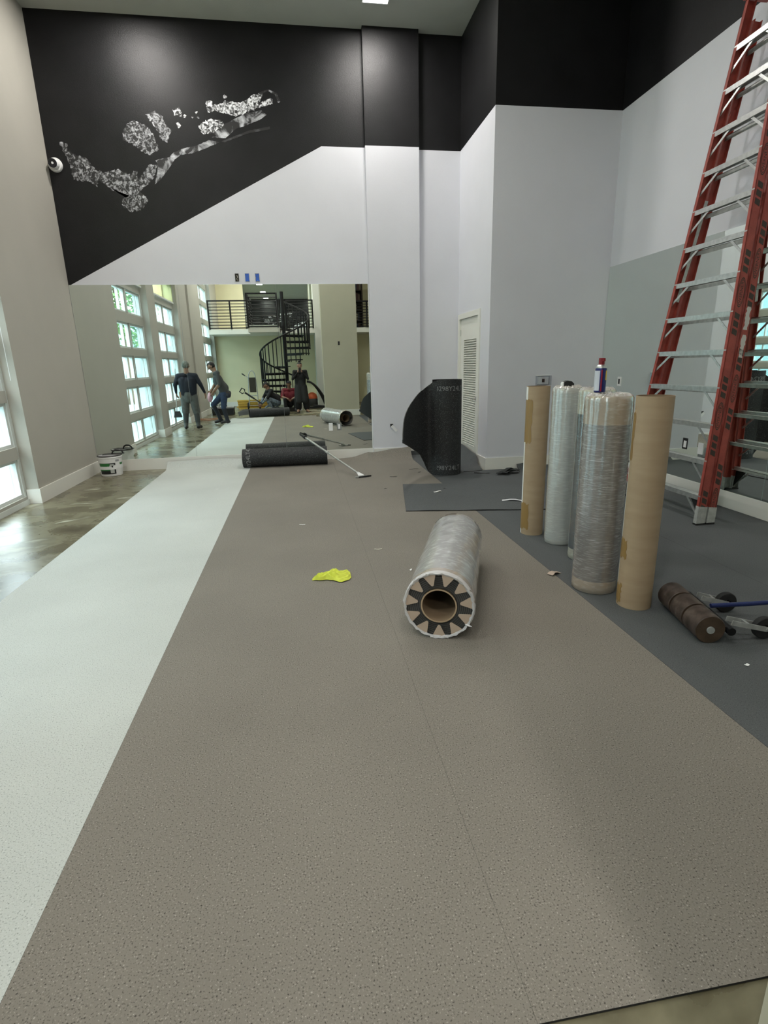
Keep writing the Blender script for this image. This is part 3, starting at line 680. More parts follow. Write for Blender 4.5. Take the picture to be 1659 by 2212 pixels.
MB().prism([(cx - .04, cy - .017, z0), (cx - .030, cy - .017, z0), (cx - .030, cy - .017, z0 + .032), (cx - .036, cy - .017, z0 + .030), (cx - .04, cy - .017, z0 + .018)], (0, .034, 0)).build('face_plate', M_white, t)

# lying film wrapped roll with a star shaped end board
th = 0.36; ax = Vector((math.sin(th), math.cos(th), 0)); sd = Vector((math.cos(th), -math.sin(th), 0)); up = Vector((0, 0, 1))
RL = .189; LL = 1.17; C0 = Vector((.652, 2.521, RL + .0005))
t = thing('wrapped_roll', 'film wrapped taupe roll lying on the taupe flooring, star shaped end board', 'roll', (.66, 2.55, 0))
def rp(a, r, s): return C0 + ax * s + (sd * math.cos(a) + up * math.sin(a)) * r
n = 72; RR = random.Random(9); b = MB(); vs = []; ss = [0, .004, .03, .075, .076] + [.1 + i * (LL - .2) / 24 for i in range(25)] + [LL - .06, LL - .015, LL]
for s in ss:
    for j in range(n):
        a = 2 * PI * j / n; r = RL - (.010 if s in (0, LL) else 0) + .0022 * math.sin(5 * a + 9 * s) * math.sin(s * 37 + 2 * a) - .0022
        vs.append(rp(a, r, s))
for i in range(len(ss) - 1):
    fs = [(i * n + j, (i + 1) * n + j, (i + 1) * n + (j + 1) % n, i * n + (j + 1) % n) for j in range(n)]; mi = 1 if (ss[i + 1] <= .076 or ss[i] >= LL - .06) else 0
    if i == 0: b.add(vs, fs, mi)
    else: b.f += fs; b.m += [mi] * len(fs)
f1 = film_mat('film_wrap_lying', (.36, .355, .35), (.78, .80, .82), 3, .8, (7, 14, 4), .2)
b.build('wrap', [f1, film_mat('film_over_tan_end', (.40, .34, .28), (.72, .70, .67), 10, .7, (2, 2, 2))], t, 60)
def ring(b, r0, r1, s, mi=0, n=72):
    vs = [rp(2 * PI * j / n, r0, s) for j in range(n)] + [rp(2 * PI * j / n, r1, s) for j in range(n)]
    b.add(vs, [(j, (j + 1) % n, n + (j + 1) % n, n + j) for j in range(n)], mi)
M_lay = mat('rolled_rubber_layers', (.03, .03, .028), .8); M_lay2 = mat('rolled_rubber_layer_backs', (.10, .098, .092), .8)
RC = RL * .475
b = MB(); r = RC + .006; k = 0
while r < RL - .014:                     # wound layers
    ring(b, r, r + .0052, .010 + .003 * (k % 2), k % 2); r += .0052; k += 1
for s_ in (1,):
    ring(b, RL - .02, RL - .012, .004, 0)
b.build('wound_layers', [M_lay, M_lay2], t, 0)
b = MB()
vs = []; prof = [(RC + .006, -.002), (RC - .002, -.002), (RC - .002, LL - .02), (RC - .002, LL - .02)]
for q, (rr, s) in enumerate(prof): vs += [rp(2 * PI * j / 48, rr, s) for j in range(48)]
fs = [(i * 48 + j, i * 48 + (j + 1) % 48, (i + 1) * 48 + (j + 1) % 48, (i + 1) * 48 + j) for i in range(3) for j in range(48)]
b.add(vs, fs[:48], 1); b.f += fs[48:]; b.m += [0] * (len(fs) - 48)
b.build('core_tube', [mat('core_tube_inside', (.22, .155, .095), .8), M_card], t)
M_board = mat('tan_end_board', (.46, .36, .28), .45, coat=.4)
NT = 11
for q in range(NT):                      # board tongues between the dark star arms
    a0 = 2 * PI * (q + .27) / NT; b = MB(); hw = 2 * PI / NT * .34; P = []
    for k in range(9):
        a = -hw + 2 * hw * k / 8; P.append(rp(a0 + a, RL - .012, .006))
    for k in range(7):
        a = PI * (k + .5) / 7; P.append(rp(a0 + hw * .46 * math.cos(a), RC + .022 + .016 * (1 - math.sin(a)), .006))
    b.prism(P, -ax * .003); b.build('board_tongue', M_board, t, 0)
b = MB(); vs = []                        # film rim folded over the end
for q, (rr, s) in enumerate([(RL - .001, .03), (RL + .0005, .004), (RL - .004, -.005), (RL - .010, -.003), (RL - .015, .002)]):
    vs += [rp(2 * PI * j / 72, rr + RR.uniform(-.0035, .0035) * (q > 0), s + RR.uniform(-.003, .003) * (q > 1)) for j in range(72)]
b.add(vs, [(i * 72 + j, i * 72 + (j + 1) % 72, (i + 1) * 72 + (j + 1) % 72, (i + 1) * 72 + j) for i in range(4) for j in range(72)])
b.build('film_rim', mix_mat('milky_film', 'diffuse', (.95, .95, .96), .55, col2=(.80, .80, .82)), t, 30)
M_shred = mat('torn_film', (.78, .78, .80), .3)
for (a, L) in ((-1.75, .035), (-1.35, .02), (-.55, .05), (1.9, .03)):
    p = rp(a, RL - .012, -.004); q = p + (rp(a, RL + .02, -.01) - p).normalized() * .012 + Vector((RR.uniform(-1, 1), RR.uniform(-1, 1), .2)) * L * .4
    q.z = max(q.z, .004); p.z = max(p.z, .006)
    MB().obox((p + q) / 2, (q - p) / 2 + Vector((.006, 0, 0)), sd * .008, up * .0012).build('film_shred', M_shred, t, 0)

# two-layer lettering helper for upright black roll and lying black roll
LETT = '4298Y24LT'
def wrap_text(b, txt, size, fn, mi=0):
    v, f = text_geo(txt, size); b.add([fn(p[0], p[1]) for p in v], f, mi)

# standing, half unrolled black rubber sheet
t = thing('rubber_roll', 'black rubber roll standing on end with one flap sprung open', 'roll', (1.85, 6.85, 0))
cx, cy, R0 = 1.865, 6.86, .205
# keep the coil up to the front left (angle about -140) then flare
keep = []
for i in range(100):
    a = 170 - 410 * i / 99
    if a >= -138: keep.append((cx + (R0 - .03 + .03 * i / 99) * math.cos(math.radians(a)), cy + (R0 - .03 + .03 * i / 99) * math.sin(math.radians(a))))
flare = [(1.688, 6.752), (1.668, 6.785), (1.642, 6.812), (1.606, 6.820), (1.565, 6.800), (1.51, 6.755), (1.45, 6.69), (1.39, 6.615), (1.33, 6.53), (1.27, 6.43), (1.215, 6.32), (1.17, 6.21), (1.142, 6.12), (1.125, 6.05)]
pl = keep + flare
ar = [0]
for p, q in zip(pl, pl[1:]): ar.append(ar[-1] + math.hypot(q[0] - p[0], q[1] - p[1]))
aj = ar[len(keep) - 1]; at_ = ar[-1]
def at_arc(s):
    for i in range(len(ar) - 1):
        if s <= ar[i + 1] or i == len(ar) - 2:
            k = (s - ar[i]) / max(1e-9, ar[i + 1] - ar[i]); return (pl[i][0] + (pl[i + 1][0] - pl[i][0]) * k, pl[i][1] + (pl[i + 1][1] - pl[i][1]) * k)
TT = [(0, 1.215), (.076, 1.19), (.16, 1.14), (.23, 1.104), (.318, 1.073), (.414, 1.029), (.518, .978), (.635, .926), (.758, .866), (.877, .80), (.97, .70), (1.05, .58)]
BT = [(0, .001), (.08, .002), (.12, .015), (.16, .052), (.23, .173), (.318, .285), (.414, .338), (.518, .383), (.635, .429), (.758, .469), (.877, .503), (1.05, .54)]
def tabl(x, tab): return float(np.interp(x, [a for a, _ in tab], [q for _, q in tab]))
def ztop(s): return tabl(s - aj, TT)
def zbot(s): return tabl(s - aj, BT)
def Fs(u, v):
    s = at_ * u; x, y = at_arc(s); z0, z1 = zbot(s), ztop(s); z = z0 + (z1 - z0) * v
    return (x, y, z)
b = MB(); b.sheet(Fs, 150, 14, .008, 1, 2, 0)
sheet_o = b.build('rubber_sheet', [M_rubber, mat('rubber_back', (.011, .011, .012), .8), mat('rubber_lit_edge', (.10, .10, .095), .8)], t, 50)  # sheet edge greyed to stand in for light caught along it
b = MB()                                  # printed code, read across the front
def on_coil(z):
    def fn(x, y):
        a = math.radians(-102) + x / R0; rr = R0 - .03 + .03 * (170 - math.degrees(a)) / 410 + .0095
        return (cx + rr * math.cos(a), cy + rr * math.sin(a), z + y)
    return fn
R0s = R0; wrap_text(b, 'LT4298Y24LT', .085, on_coil(1.105)); b.build('printed_code', M_mark, sheet_o, 0)
b = MB(); wrap_text(b, '4298Y24LT', .085, on_coil(.10)); b.build('printed_code', M_mark, sheet_o, 0)

# black roll lying against the mirror wall
t = thing('rubber_roll', 'black rubber roll lying at the foot of the wall mirror', 'roll', (-.27, 8.03, 0))
R1 = .137; p0 = Vector((-.885, 8.045, R1 + .001)); p1 = Vector((.345, 8.005, R1 + .001)); axr = (p1 - p0).normalized(); s1 = Vector((-axr.y, axr.x, 0))
def Fr(u, v):
    a = -PI * .45 + 2 * PI * 2.15 * u; rr = R1 - .0085 * (2.15 * (1 - u)) ; p = p0 + (p1 - p0) * v + (s1 * math.cos(a) + up * math.sin(a)) * rr
    return p
b = MB(); b.sheet(Fr, 120, 3, .007, 0, 1); 
b.cyl(p0 + axr * .03, p1 - axr * .03, R1 - .024, n=32)
sheet_o = b.build('rubber_sheet', [M_rubber, mat('rubber_back', (0, 0, 0))], t, 50)
b = MB()
def on_lying(x, y):
    a = PI * .99 + x / R1; p = p0 + axr * (.09 - y) + (s1 * math.cos(a) + up * math.sin(a)) * (R1 + .0009)
    return p
v, f = text_geo('98Y24LT42', .085); b.add([on_lying(-p[0], p[1]) for p in v], f)
b.build('printed_code', M_mark, sheet_o, 0)

# black roll behind the camera at the end of the strips
t = thing('rubber_roll', 'black rubber roll with a raised flap lying across the flooring strips by the hand truck', 'roll', (-.95, .2, 0))
R2 = .125; q0 = Vector((-1.50, .30, R2 + .002)); q1 = Vector((-.36, .02, R2 + .002)); a2 = (q1 - q0).normalized(); s2 = Vector((-a2.y, a2.x, 0))
def Fr2(u, v):
    a = -PI * .5 + 2 * PI * 2.0 * u; rr = R2 - .009 * 2 * (1 - u); return q0 + (q1 - q0) * v + (s2 * math.cos(a) + up * math.sin(a)) * rr
b = MB(); b.sheet(Fr2, 100, 3, .007, 0, 0)
b.cyl(q0 + a2 * .03, q1 - a2 * .03, R2 - .026, n=28)
def Fl(u, v):
    p = q0 - a2 * (.02 + .30 * u) + s2 * (.10 - .22 * v) ; h = .24 * math.sin(PI * (.12 + .62 * v)) * (1 - .35 * u * u)
    return (p.x, p.y, .012 + h)
b.sheet(Fl, 8, 10, .007, 1, 1)
b.build('rubber_sheet', [M_rubber, mat('rubber_grey_back', (.055, .058, .055), .8)], t, 50)

# ================================================================== LADDER (closed step ladder leaning at the mirror wall)
t = thing('step_ladder', 'tall red closed step ladder with aluminium steps leaning by the mirror', 'ladder', (3.42, 4.58, 0))
LZ = 4.22; s_ = .11; tp = .08; X0 = 3.344; YL, YRr = 5.15, 4.019
def railp(side, z, off=0.0, inn=0.0):
    y = (YL - tp * z - inn) if side > 0 else (YRr + tp * z + inn)
    return Vector((X0 + s_ * z + off, y, z - off * s_))
def rail(side, off, depth, zb, zt, name):
    b = MB(); th_ = .006; fl = .032
    u = Vector((1, 0, -s_)).normalized()
    A, B_ = railp(side, zb, off), railp(side, zt, off); iv = Vector((0, -side, 0))
    def slab(p, q, o0, o1, i0, i1): # box swept along the rail
        vs = [];
        for base in (p, q):
            vs += [base + u * o0 + iv * i0, base + u * o1 + iv * i0, base + u * o1 + iv * i1, base + u * o0 + iv * i1]
        b.add(vs, [(0, 3, 2, 1), (4, 5, 6, 7), (0, 1, 5, 4), (1, 2, 6, 5), (2, 3, 7, 6), (3, 0, 4, 7)])
    slab(A, B_, 0, depth, 0, th_); slab(A, B_, 0, th_, 0, fl); slab(A, B_, depth - th_, depth, 0, fl)
    return b.build(name, M_red, t, 0)
FD, RO, RD = .078, .100, .072
for sde in (-1, 1):
    rail(sde, 0, FD, .15, LZ, 'front_rail'); rail(sde, RO, RD, .15, LZ - .12, 'rear_rail')
    for off, dep in ((0, FD), (RO, RD)):     # metal boots
        u = Vector((1, 0, -s_)).normalized(); iv = Vector((0, -sde, 0)); b = MB(); A, B_ = railp(sde, .010 + off * s_, off), railp(sde, .165, off)
        for (o0, o1, i0, i1) in ((-.003, dep + .003, -.003, .001), (-.003, .003, 0, .036), (dep - .003, dep + .003, 0, .036)):
            vs = []
            for base in (A, B_): vs += [base + u * o0 + iv * i0, base + u * o1 + iv * i0, base + u * o1 + iv * i1, base + u * o0 + iv * i1]
            b.add(vs, [(0, 3, 2, 1), (4, 5, 6, 7), (0, 1, 5, 4), (1, 2, 6, 5), (2, 3, 7, 6), (3, 0, 4, 7)])
        boot = b.build('metal_boot', M_aluflat, t, 0)
        p = MB(); c = railp(sde, .004, off + dep / 2); p.box((c.x - dep / 2 - .004, min(c.y - sde * .0 - .004, c.y - sde * .038), .001), (c.x + dep / 2 + .004, max(c.y + .004, c.y - sde * .038), .016))
        p.build('rubber_foot', M_rub, boot, 0)
for k in range(13):
    z = .254 + .3045 * k
    if z > LZ - .1: break
    a, c = railp(1, z), railp(-1, z); y0, y1 = c.y + .004, a.y - .004; x = a.x
    b = MB()
    b.box((x + .002, y0, z - .004), (x + FD - .002, y1, z)); b.box((x - .001, y0, z - .040), (x + .004, y1, z + .001)); b.box((x + FD - .006, y0, z - .030), (x + FD - .002, y1, z))
    for gx in (.018, .034, .05): b.box((x + gx, y0, z), (x + gx + .006, y1, z + .002))
    stp = b.build('step', M_alu, t, 0)
    for (yy, sg) in ((y0, 1), (y1, -1)):
        b = MB(); b.beam((x + .012, yy + sg * .20, z - .022), (x + .012 - s_ * .17, yy + sg * .004 - sg * .014, z - .185), .020, .004, (1, 0, 0)); b.build('brace', M_alu, stp, 0)
    if k > 0:
        a, c = railp(1, z - .03, RO + RD * .45), railp(-1, z - .03, RO + RD * .45)
        b = MB(); b.box((a.x - .003, c.y + .004, z - .06), (a.x + .003, a.y - .004, z - .022)); b.box((a.x - .003, c.y + .004, z - .026), (a.x + .022, a.y - .004, z - .022)); b.build('rear_bar', M_aluflat, t, 0)
for sg, yy in ((1, YRr), (-1, YL)):
    MB().prism([(X0 + .045, yy + sg * .012, .03), (X0 + .045, yy + sg * .17, .222), (X0 + .045, yy + sg * .03, .222)], (.004, 0, 0)).build('corner_gusset', M_rub, t, 0)
# spreader bar folded along the far rail
b = MB(); b.beam(railp(1, 2.30, .07, .035), railp(1, 2.78, .085, .035), .030, .005, (0, 1, 0)); b.beam(railp(1, 1.93, .05, .035), railp(1, 2.33, .07, .035), .030, .005, (0, 1, 0)); b.build('spreader_bar', M_aluflat, t, 0)
# top cap
a, c = railp(1, LZ), railp(-1, LZ); MB().box((a.x - .02, c.y - .01, LZ), (a.x + .20, a.y + .01, LZ + .035)).build('top_cap', M_red, t, 0)
# decals on the outer faces of the near rails
def decal_face(off):
    u = Vector((1, 0, -s_)).normalized(); w_ = (railp(-1, 1) - railp(-1, 0)).normalized(); nrm = u.cross(w_).normalized()
    if nrm.y > 0: nrm = -nrm
    def P(du, z): return railp(-1, z, off) + u * du + nrm * .0012
    return P
def add_oval(off, z0, dep):
    P = decal_face(off); b = MB(); hw, hh = dep * .42, .115; n = 40
    for k0, k1 in ((1.0, .90), (.84, .78)):
        vs = [P(dep / 2 + hw * k0 * math.cos(2 * PI * j / n), z0 + hh * (k0 if k0 == 1 else k0 * 1.02) * math.sin(2 * PI * j / n)) for j in range(n)] + [P(dep / 2 + hw * k1 * math.cos(2 * PI * j / n), z0 + hh * k1 * 1.02 * math.sin(2 * PI * j / n)) for j in range(n)]
        b.add(vs, [(j, (j + 1) % n, n + (j + 1) % n, n + j) for j in range(n)])
    v, f = text_geo('WERNER', .042); b.add([P(dep / 2 - p[1] * .9, z0 + p[0]) for p in v], f)
    b.build('logo_decal', M_decal, t, 0)
def add_stripes(off, z0, dep):
    P = decal_face(off); b = MB()
    for k in (-1, 0, 1):
        z = z0 + k * .062; b.add([P(dep * .2, z - .022), P(dep * .82, z - .040), P(dep * .82, z + .004), P(dep * .2, z + .022)], [(0, 1, 2, 3)])
    b.build('stripe_decal', M_decal, t, 0)
for zc in (.935, 1.92, 2.9, 3.85):
    add_oval(0, zc, FD)
    for q in (-.235, .245): add_stripes(0, zc + q, FD)
for zc in (.22, 1.17, 2.15, 3.1):
    add_oval(RO, zc, RD)
    for q in (-.24, .24):
        if zc + q > .2: add_stripes(RO, zc + q, RD)
add_stripes(0, .225, FD)
M_peel = mat('torn_white_sticker', (.55, .53, .50), .7)
for z0, z1 in ((1.42, 1.60), (1.64, 1.82)):
    P = decal_face(RO); b = MB(); RR = random.Random(int(z0 * 100)); k = 10
    vs = [P(RD * (.25 + RR.uniform(-.08, .1)), z0 + (z1 - z0) * i / k) for i in range(k + 1)] + [P(RD * (.8 + RR.uniform(-.12, .08)), z0 + (z1 - z0) * i / k) for i in range(k + 1)]
    b.add(vs, [(i, k + 1 + i, k + 2 + i, i + 1) for i in range(k)]); b.build('torn_sticker', M_peel, t, 0)
# ================================================================== STEEL DRUM ROLLER
t = thing('floor_roller', 'rusty steel drum roller with wheels and blue handle', 'floor roller', (2.05, 2.4, 0))
d0, d1 = Vector((1.995, 2.20, .0755)), Vector((2.09, 2.635, .0755)); dv = (d1 - d0).normalized(); pv = Vector((dv.y, -dv.x, 0)); DL = (d1 - d0).length; DR = .075
M_rust = ramp_mat('rusty_steel', [(.25, (.030, .020, .015)), (.5, (.075, .052, .042)), (.66, (.11, .08, .065)), (.8, (.26, .23, .21))], 22, 8, .55, bump=.25, metal=.25)
M_rusty = ramp_mat('rusty_steel_end', [(.3, (.045, .028, .016)), (.7, (.10, .065, .042))], 14, 6, .6, metal=.2)
for k in range(3):
    a, c = k * DL / 3 + .008 * (k > 0), (k + 1) * DL / 3 - .008 * (k < 2)
    MB().lathe([(0, a), (DR - .003, a), (DR, a + .003), (DR, c - .003), (DR - .003, c), (0, c)], d0, dv, 48, mis=[1, 0, 0, 0, 1]).build('drum', [M_rust, M_rusty], t, 40)
MB().cyl(d0 + dv * .01, d1 - dv * .01, DR - .014, n=32).build('axle_core', M_rub, t)
MB().cyl(d0 - dv * .008, d0 + dv * .01, .019, n=20).build('axle_end', M_aluflat, t)
MB().cyl(d0 + pv * .100 - dv * .012 + Vector((0, 0, -.005)), d1 + pv * .100 + Vector((0, 0, -.005)), .021, n=18).build('frame_tube', M_steel, t)
for s in (.02, DL - .02):
    b = MB(); b.beam(d0 + dv * s, d0 + dv * s + pv * .10 + Vector((0, 0, -.005)), .008, .028); b.build('side_link', M_steel, t, 0)
WR = .060
for i, (s, ln) in enumerate(((.05, .30), (DL - .09, .27))):
    base = d0 + dv * s + pv * .115 + Vector((0, 0, .028)); hub = d0 + dv * (s + .012) + pv * ln; hub.z = WR + .001
    wa = (dv * .96 + pv * -.10).normalized()
    for sg in (-.026, .026):
        b = MB(); b.beam(base + dv * sg, hub + wa * sg - pv * .0, .005, .026); b.build('wheel_bracket', M_aluflat, t, 0)
    b = MB(); mid = base.lerp(hub, .45); b.obox(mid, pv * .006, dv * .026, Vector((0, 0, .014))); b.build('bracket_web', M_alu, t, 0)
    b = MB(); b.lathe([(.02, -.018), (WR - .016, -.018), (WR - .004, -.016), (WR, -.010), (WR, .010), (WR - .004, .016), (WR - .016, .018), (.02, .018)], hub, wa, 36); wl = b.build('wheel', M_rub, t)
    MB().cyl(hub - wa * .034, hub + wa * .034, .009, n=12).build('wheel_bolt', M_alu, wl)
b = MB(); a = d0 + dv * (DL * .5) + pv * .11 + Vector((0, 0, .03)); b.tube([a, a + pv * .2 + Vector((0, 0, .012)), a + pv * .55 + Vector((0, 0, .045)), a + pv * 1.05 + Vector((0, 0, .09))], .0125, 14); b.build('handle', M_blue, t)
b = MB(); b.cyl(a + pv * 1.05 + Vector((0, 0, .09)) - dv * .14, a + pv * 1.05 + Vector((0, 0, .09)) + dv * .14, .013, n=12); b.build('grip_bar', M_blue, t)

# ================================================================== SMALL THINGS ON THE FLOOR
# adhesive pail
cx, cy, z0 = -2.715, 8.02, ZF + .0005
t = thing('adhesive_pail', 'white pail with green and black label on the bare concrete', 'pail', (cx, cy, z0))
b = MB(); b.lathe([(0, 0), (.132, 0), (.138, .006), (.143, .05), (.155, .255), (.163, .258), (.163, .272), (.157, .276), (.157, .288), (.152, .288), (.150, .10), (0, .09)], (cx, cy, z0), n=48); b.build('pail_body', M_white, t)
b = MB(); b.lathe([(0, .22), (.150, .22), (.152, .23)], (cx, cy, z0), n=40); b.build('adhesive', mat('dark_adhesive', (.02, .014, .010), .2), t)
b = MB(); b.lathe([(.150, .286), (.156, .291), (.161, .286), (.159, .276)], (cx, cy, z0), n=48); b.build('smeared_rim', mat('smeared_adhesive', (.018, .014, .012), .35), t)
def pail_patch(a0, a1, h0, h1, m_, nm, th=.0012):
    b = MB(); d = Vector((cx, cy, 0)).normalized(); rt = Vector((d.y, -d.x, 0))
    def F(u, v):
        a = math.radians(a0 + (a1 - a0) * u); h = h0 + (h1 - h0) * v; r = .143 + .012 * (h - .05) / .205 + th; p = (-d * math.cos(a) + rt * math.sin(a)) * r
        return (cx + p.x, cy + p.y, z0 + h)
    b.sheet(F, 14, 2, .0008); b.build(nm, m_, t)
M_green = mat('label_green', (.02, .17, .035), .45)
pail_patch(-66, 22, .035, .19, mat('label_black', (.012, .014, .016), .45), 'black_label'); pail_patch(-66, -8, .085, .186, M_green, 'green_panel', .0018)
pail_patch(-6, 14, .05, .175, mat('label_grey', (.50, .52, .50), .5), 'white_panel', .0019); pail_patch(2, 9, .12, .155, M_dark, 'panel_picture', .0024)
pail_patch(48, 74, .11, .185, M_green, 'green_side_panel'); pail_patch(24, 44, .205, .235, mat('label_print', (.35, .36, .38), .5), 'batch_print')
t = thing('trowel', 'black handled trowel lying across the open pail', 'trowel', (cx + .03, cy + .02, z0 + .29))
hx, hy, hz = cx + .085, cy + .05, z0 + .294
MB().obox((hx - .045, hy, hz), Vector((.135, .045, 0)) , Vector((-.018, .055, 0)), (0, 0, .0012)).build('blade', M_dark, t, 0)
b = MB(); b.tube([(hx - .06, hy - .02, hz), (hx - .045, hy - .015, hz + .035), (hx - .01, hy - .003, hz + .052), (hx + .04, hy + .013, hz + .05), (hx + .07, hy + .023, hz + .028), (hx + .078, hy + .026, hz)], [.009, .010, .0125, .0125, .010, .009], 12); b.build('grip', M_dark, t)

# telescopic pole tool leaning over the black roll against the mirror
t = thing('floor_scraper', 'long silver pole scraper leaning over the black roll', 'scraper', (.70, 6.86, 0))
h0, e1 = Vector((.715, 6.865, .035)), Vector((-.03, 8.262, .425)); dr = (e1 - h0).normalized()
L = (e1 - h0).length
MB().cyl(h0 + dr * .05, h0 + dr * (L * .52), .0125, n=14).build('lower_pole', M_alu, t)
MB().cyl(h0 + dr * (L * .5), h0 + dr * (L - .13), .0155, n=14).build('upper_pole', M_alu, t)
MB().cyl(h0 + dr * (L * .50), h0 + dr * (L * .535), .019, n=14).build('clamp_ring', M_aluflat, t)
b = MB(); b.cyl(h0 + dr * (L - .15), h0 + dr * L, .019, n=14); b.cyl(h0 + dr * (L - .155), h0 + dr * (L - .12), .027, n=14); b.build('black_grip', M_dark, t)
hd = Vector((.87, .30, 0)).normalized()
MB().obox((.725, 6.85, .012), hd * .085, Vector((-hd.y, hd.x, 0)) * .012, (0, 0, .011)).build('blade_holder', M_alu, t, 0)
b = MB(); b.prism([h0 + dr * .07 - hd * .012, h0 + dr * .07 + hd * .012, Vector((.725, 6.85, .02)) + hd * .04, Vector((.725, 6.85, .02)) - hd * .04], (0, 0, .012)); b.build('head_socket', M_white, t, 0)
MB().obox(Vector((.725, 6.85, .012)) + hd * .045 + Vector((hd.y, -hd.x, 0)) * .016, hd * .09, Vector((-hd.y, hd.x, 0)) * .006, (0, 0, .008)).build('rubber_blade', M_rub, t, 0)

# crumpled cloth
R = random.Random(4)
def Fc(u, v):
    x = .268 * u; wdt = lerp_tab(u, [(0, .018), (.18, .035), (.32, .030), (.5, .070), (.75, .105), (.92, .095), (1, .05)]); yc = lerp_tab(u, [(0, .035), (.3, .04), (.55, .05), (.8, .05), (1, .07)])
    s = v - .5; y = yc + s * wdt * 2 + .006 * math.sin(17 * u + 5 * v)
    fold = .020 * abs(math.sin(2.6 * PI * v + 2.2 * u)) * (.5 + .5 * math.sin(PI * min(1, u * 1.1))) + .012 * math.sin(9 * u + 7 * v) ** 2 + .006 * math.sin(31 * u - 11 * v) * math.sin(23 * v)
    hgt = .022 * math.exp(-((u - .42) / .22) ** 2) * (1 - (2 * s) ** 2)
    edge = min(1, 6 * min(v, 1 - v) + .15) * min(1, 8 * min(u, 1 - u) + .2)
    return (.003 + x, 3.445 + y, .005 + (abs(fold) + hgt) * edge)
b = MB(); b.sheet(Fc, 44, 30, .0018)
tag(b.build('cleaning_cloth', mat('lime_microfibre', (.62, .68, .075), .85, bump=(300, .3)), smooth=60), 'crumpled lime yellow cloth on the taupe flooring', 'cloth')

def scrap(name, x, y, L, wd, rz, m_, label, cat, grp, z=.001, bend=.004, seed=1):
    RR = random.Random(seed); c, s = math.cos(rz), math.sin(rz); j = [RR.uniform(-.25, .25) for _ in range(24)]
    def F(u, v):
        a = (u - .5) * L; q = (v - .5) * wd * (1 + j[int(u * 7)] if v > .5 else 1 + j[8 + int(u * 7)]); h = z + .0015 + bend * (1 + math.sin(5 * u + seed)) * .5
        return (x + a * c - q * s, y + a * s + q * c, h)
    b = MB(); b.sheet(F, 7, 2, .0012)
    return tag(b.build(name, m_, smooth=0), label, cat, grp)
G1 = 'pale scraps on the flooring'
scrap('paper_scrap', -.056, 4.839, .055, .012, .05, M_paper, 'thin white scrap on taupe flooring between the black roll and the cloth', 'scrap', G1, seed=1)
scrap('paper_scrap', .538, 4.006, .060, .010, -.02, mat('cream_scrap', (.70, .66, .55), .8), 'thin cream scrap on taupe flooring between cloth and lying roll', 'scrap', G1, seed=2)
scrap('paper_scrap', .701, 3.513, .016, .014, .4, M_paper, 'tiny white crumb beside the lying wrapped roll', 'scrap', G1, bend=.008, seed=3)
scrap('paper_scrap', 1.475, 5.78, .085, .03, .05, M_paper, 'white scrap lying on the slate off-cut', 'scrap', G1, z=.009, bend=.008, seed=4)
scrap('film_scrap', 2.13, 5.20, .20, .045, -.35, M_shred, 'torn white film strip on the off-cut by the tubes', 'scrap', G1, z=.009, bend=.012, seed=5)
scrap('film_scrap', 1.655, 3.235, .10, .04, .5, mat('tan_film', (.46, .36, .29), .5), 'torn tan film tail at the foot of the taupe roll', 'scrap', G1, bend=.02, seed=6)
scrap('paper_scrap', -1.07, 6.6, .03, .016, .2, M_paper, 'small white scrap on the pale grey flooring strip', 'scrap', G1, seed=8)
scrap('paper_scrap', 2.02, 1.98, .02, .014, .2, M_paper, 'tiny white scrap on slate flooring in front of the drum', 'scrap', G1, seed=9)
G2 = 'black rubber off-cuts by the closet'
for i, (x, y, L, wd, rz, lab) in enumerate(((2.31, 6.70, .20, .03, -.3, 'ragged black rubber sliver in front of the closet corner'), (2.24, 6.865, .26, .022, .02, 'straight black rubber sliver lying at the closet corner'),
        (1.139, 6.78, .09, .014, -.3, 'short black rubber curl on taupe flooring left of the standing roll'), (1.50, 7.22, .13, .012, -.1, 'thin black rubber sliver behind the open flap'),
        (.93, 6.12, .03, .012, .1, 'black rubber crumb on taupe flooring beside the off-cut'), (1.60, 5.92, .03, .012, .3, 'black rubber crumb on the slate off-cut'), (1.53, 6.98, .05, .014, .9, 'small black rubber chip under the open flap'))):
    scrap('rubber_sliver', x, y, L, wd, rz, M_rub, lab, 'scrap', G2, z=.009 if i == 5 else .001, bend=.006, seed=20 + i)
b = MB(); RR = random.Random(8)
for k in range(5):
    a = -.3 + k * .33; L_ = .13 + .03 * (k % 3); c, s = math.cos(a), math.sin(a)
    def F(u, v, c=c, s=s, L_=L_, k=k):
        q = (u - .5) * L_ * 2; p = (v - .5) * .05 * (1.1 - abs(u - .45)); return (2.63 + q * c - p * s, 6.58 + q * s + p * c, .012 + .008 * k + .035 * math.sin(PI * u) * (k % 2) + .01 * u)
    b.sheet(F, 6, 2, .006)
tag(b.build('rubber_pile', mat('rubber_scrap_dark', (.022, .024, .025), .8)), 'crumpled heap of black rubber trimmings in front of the closet', 'scrap', G2)

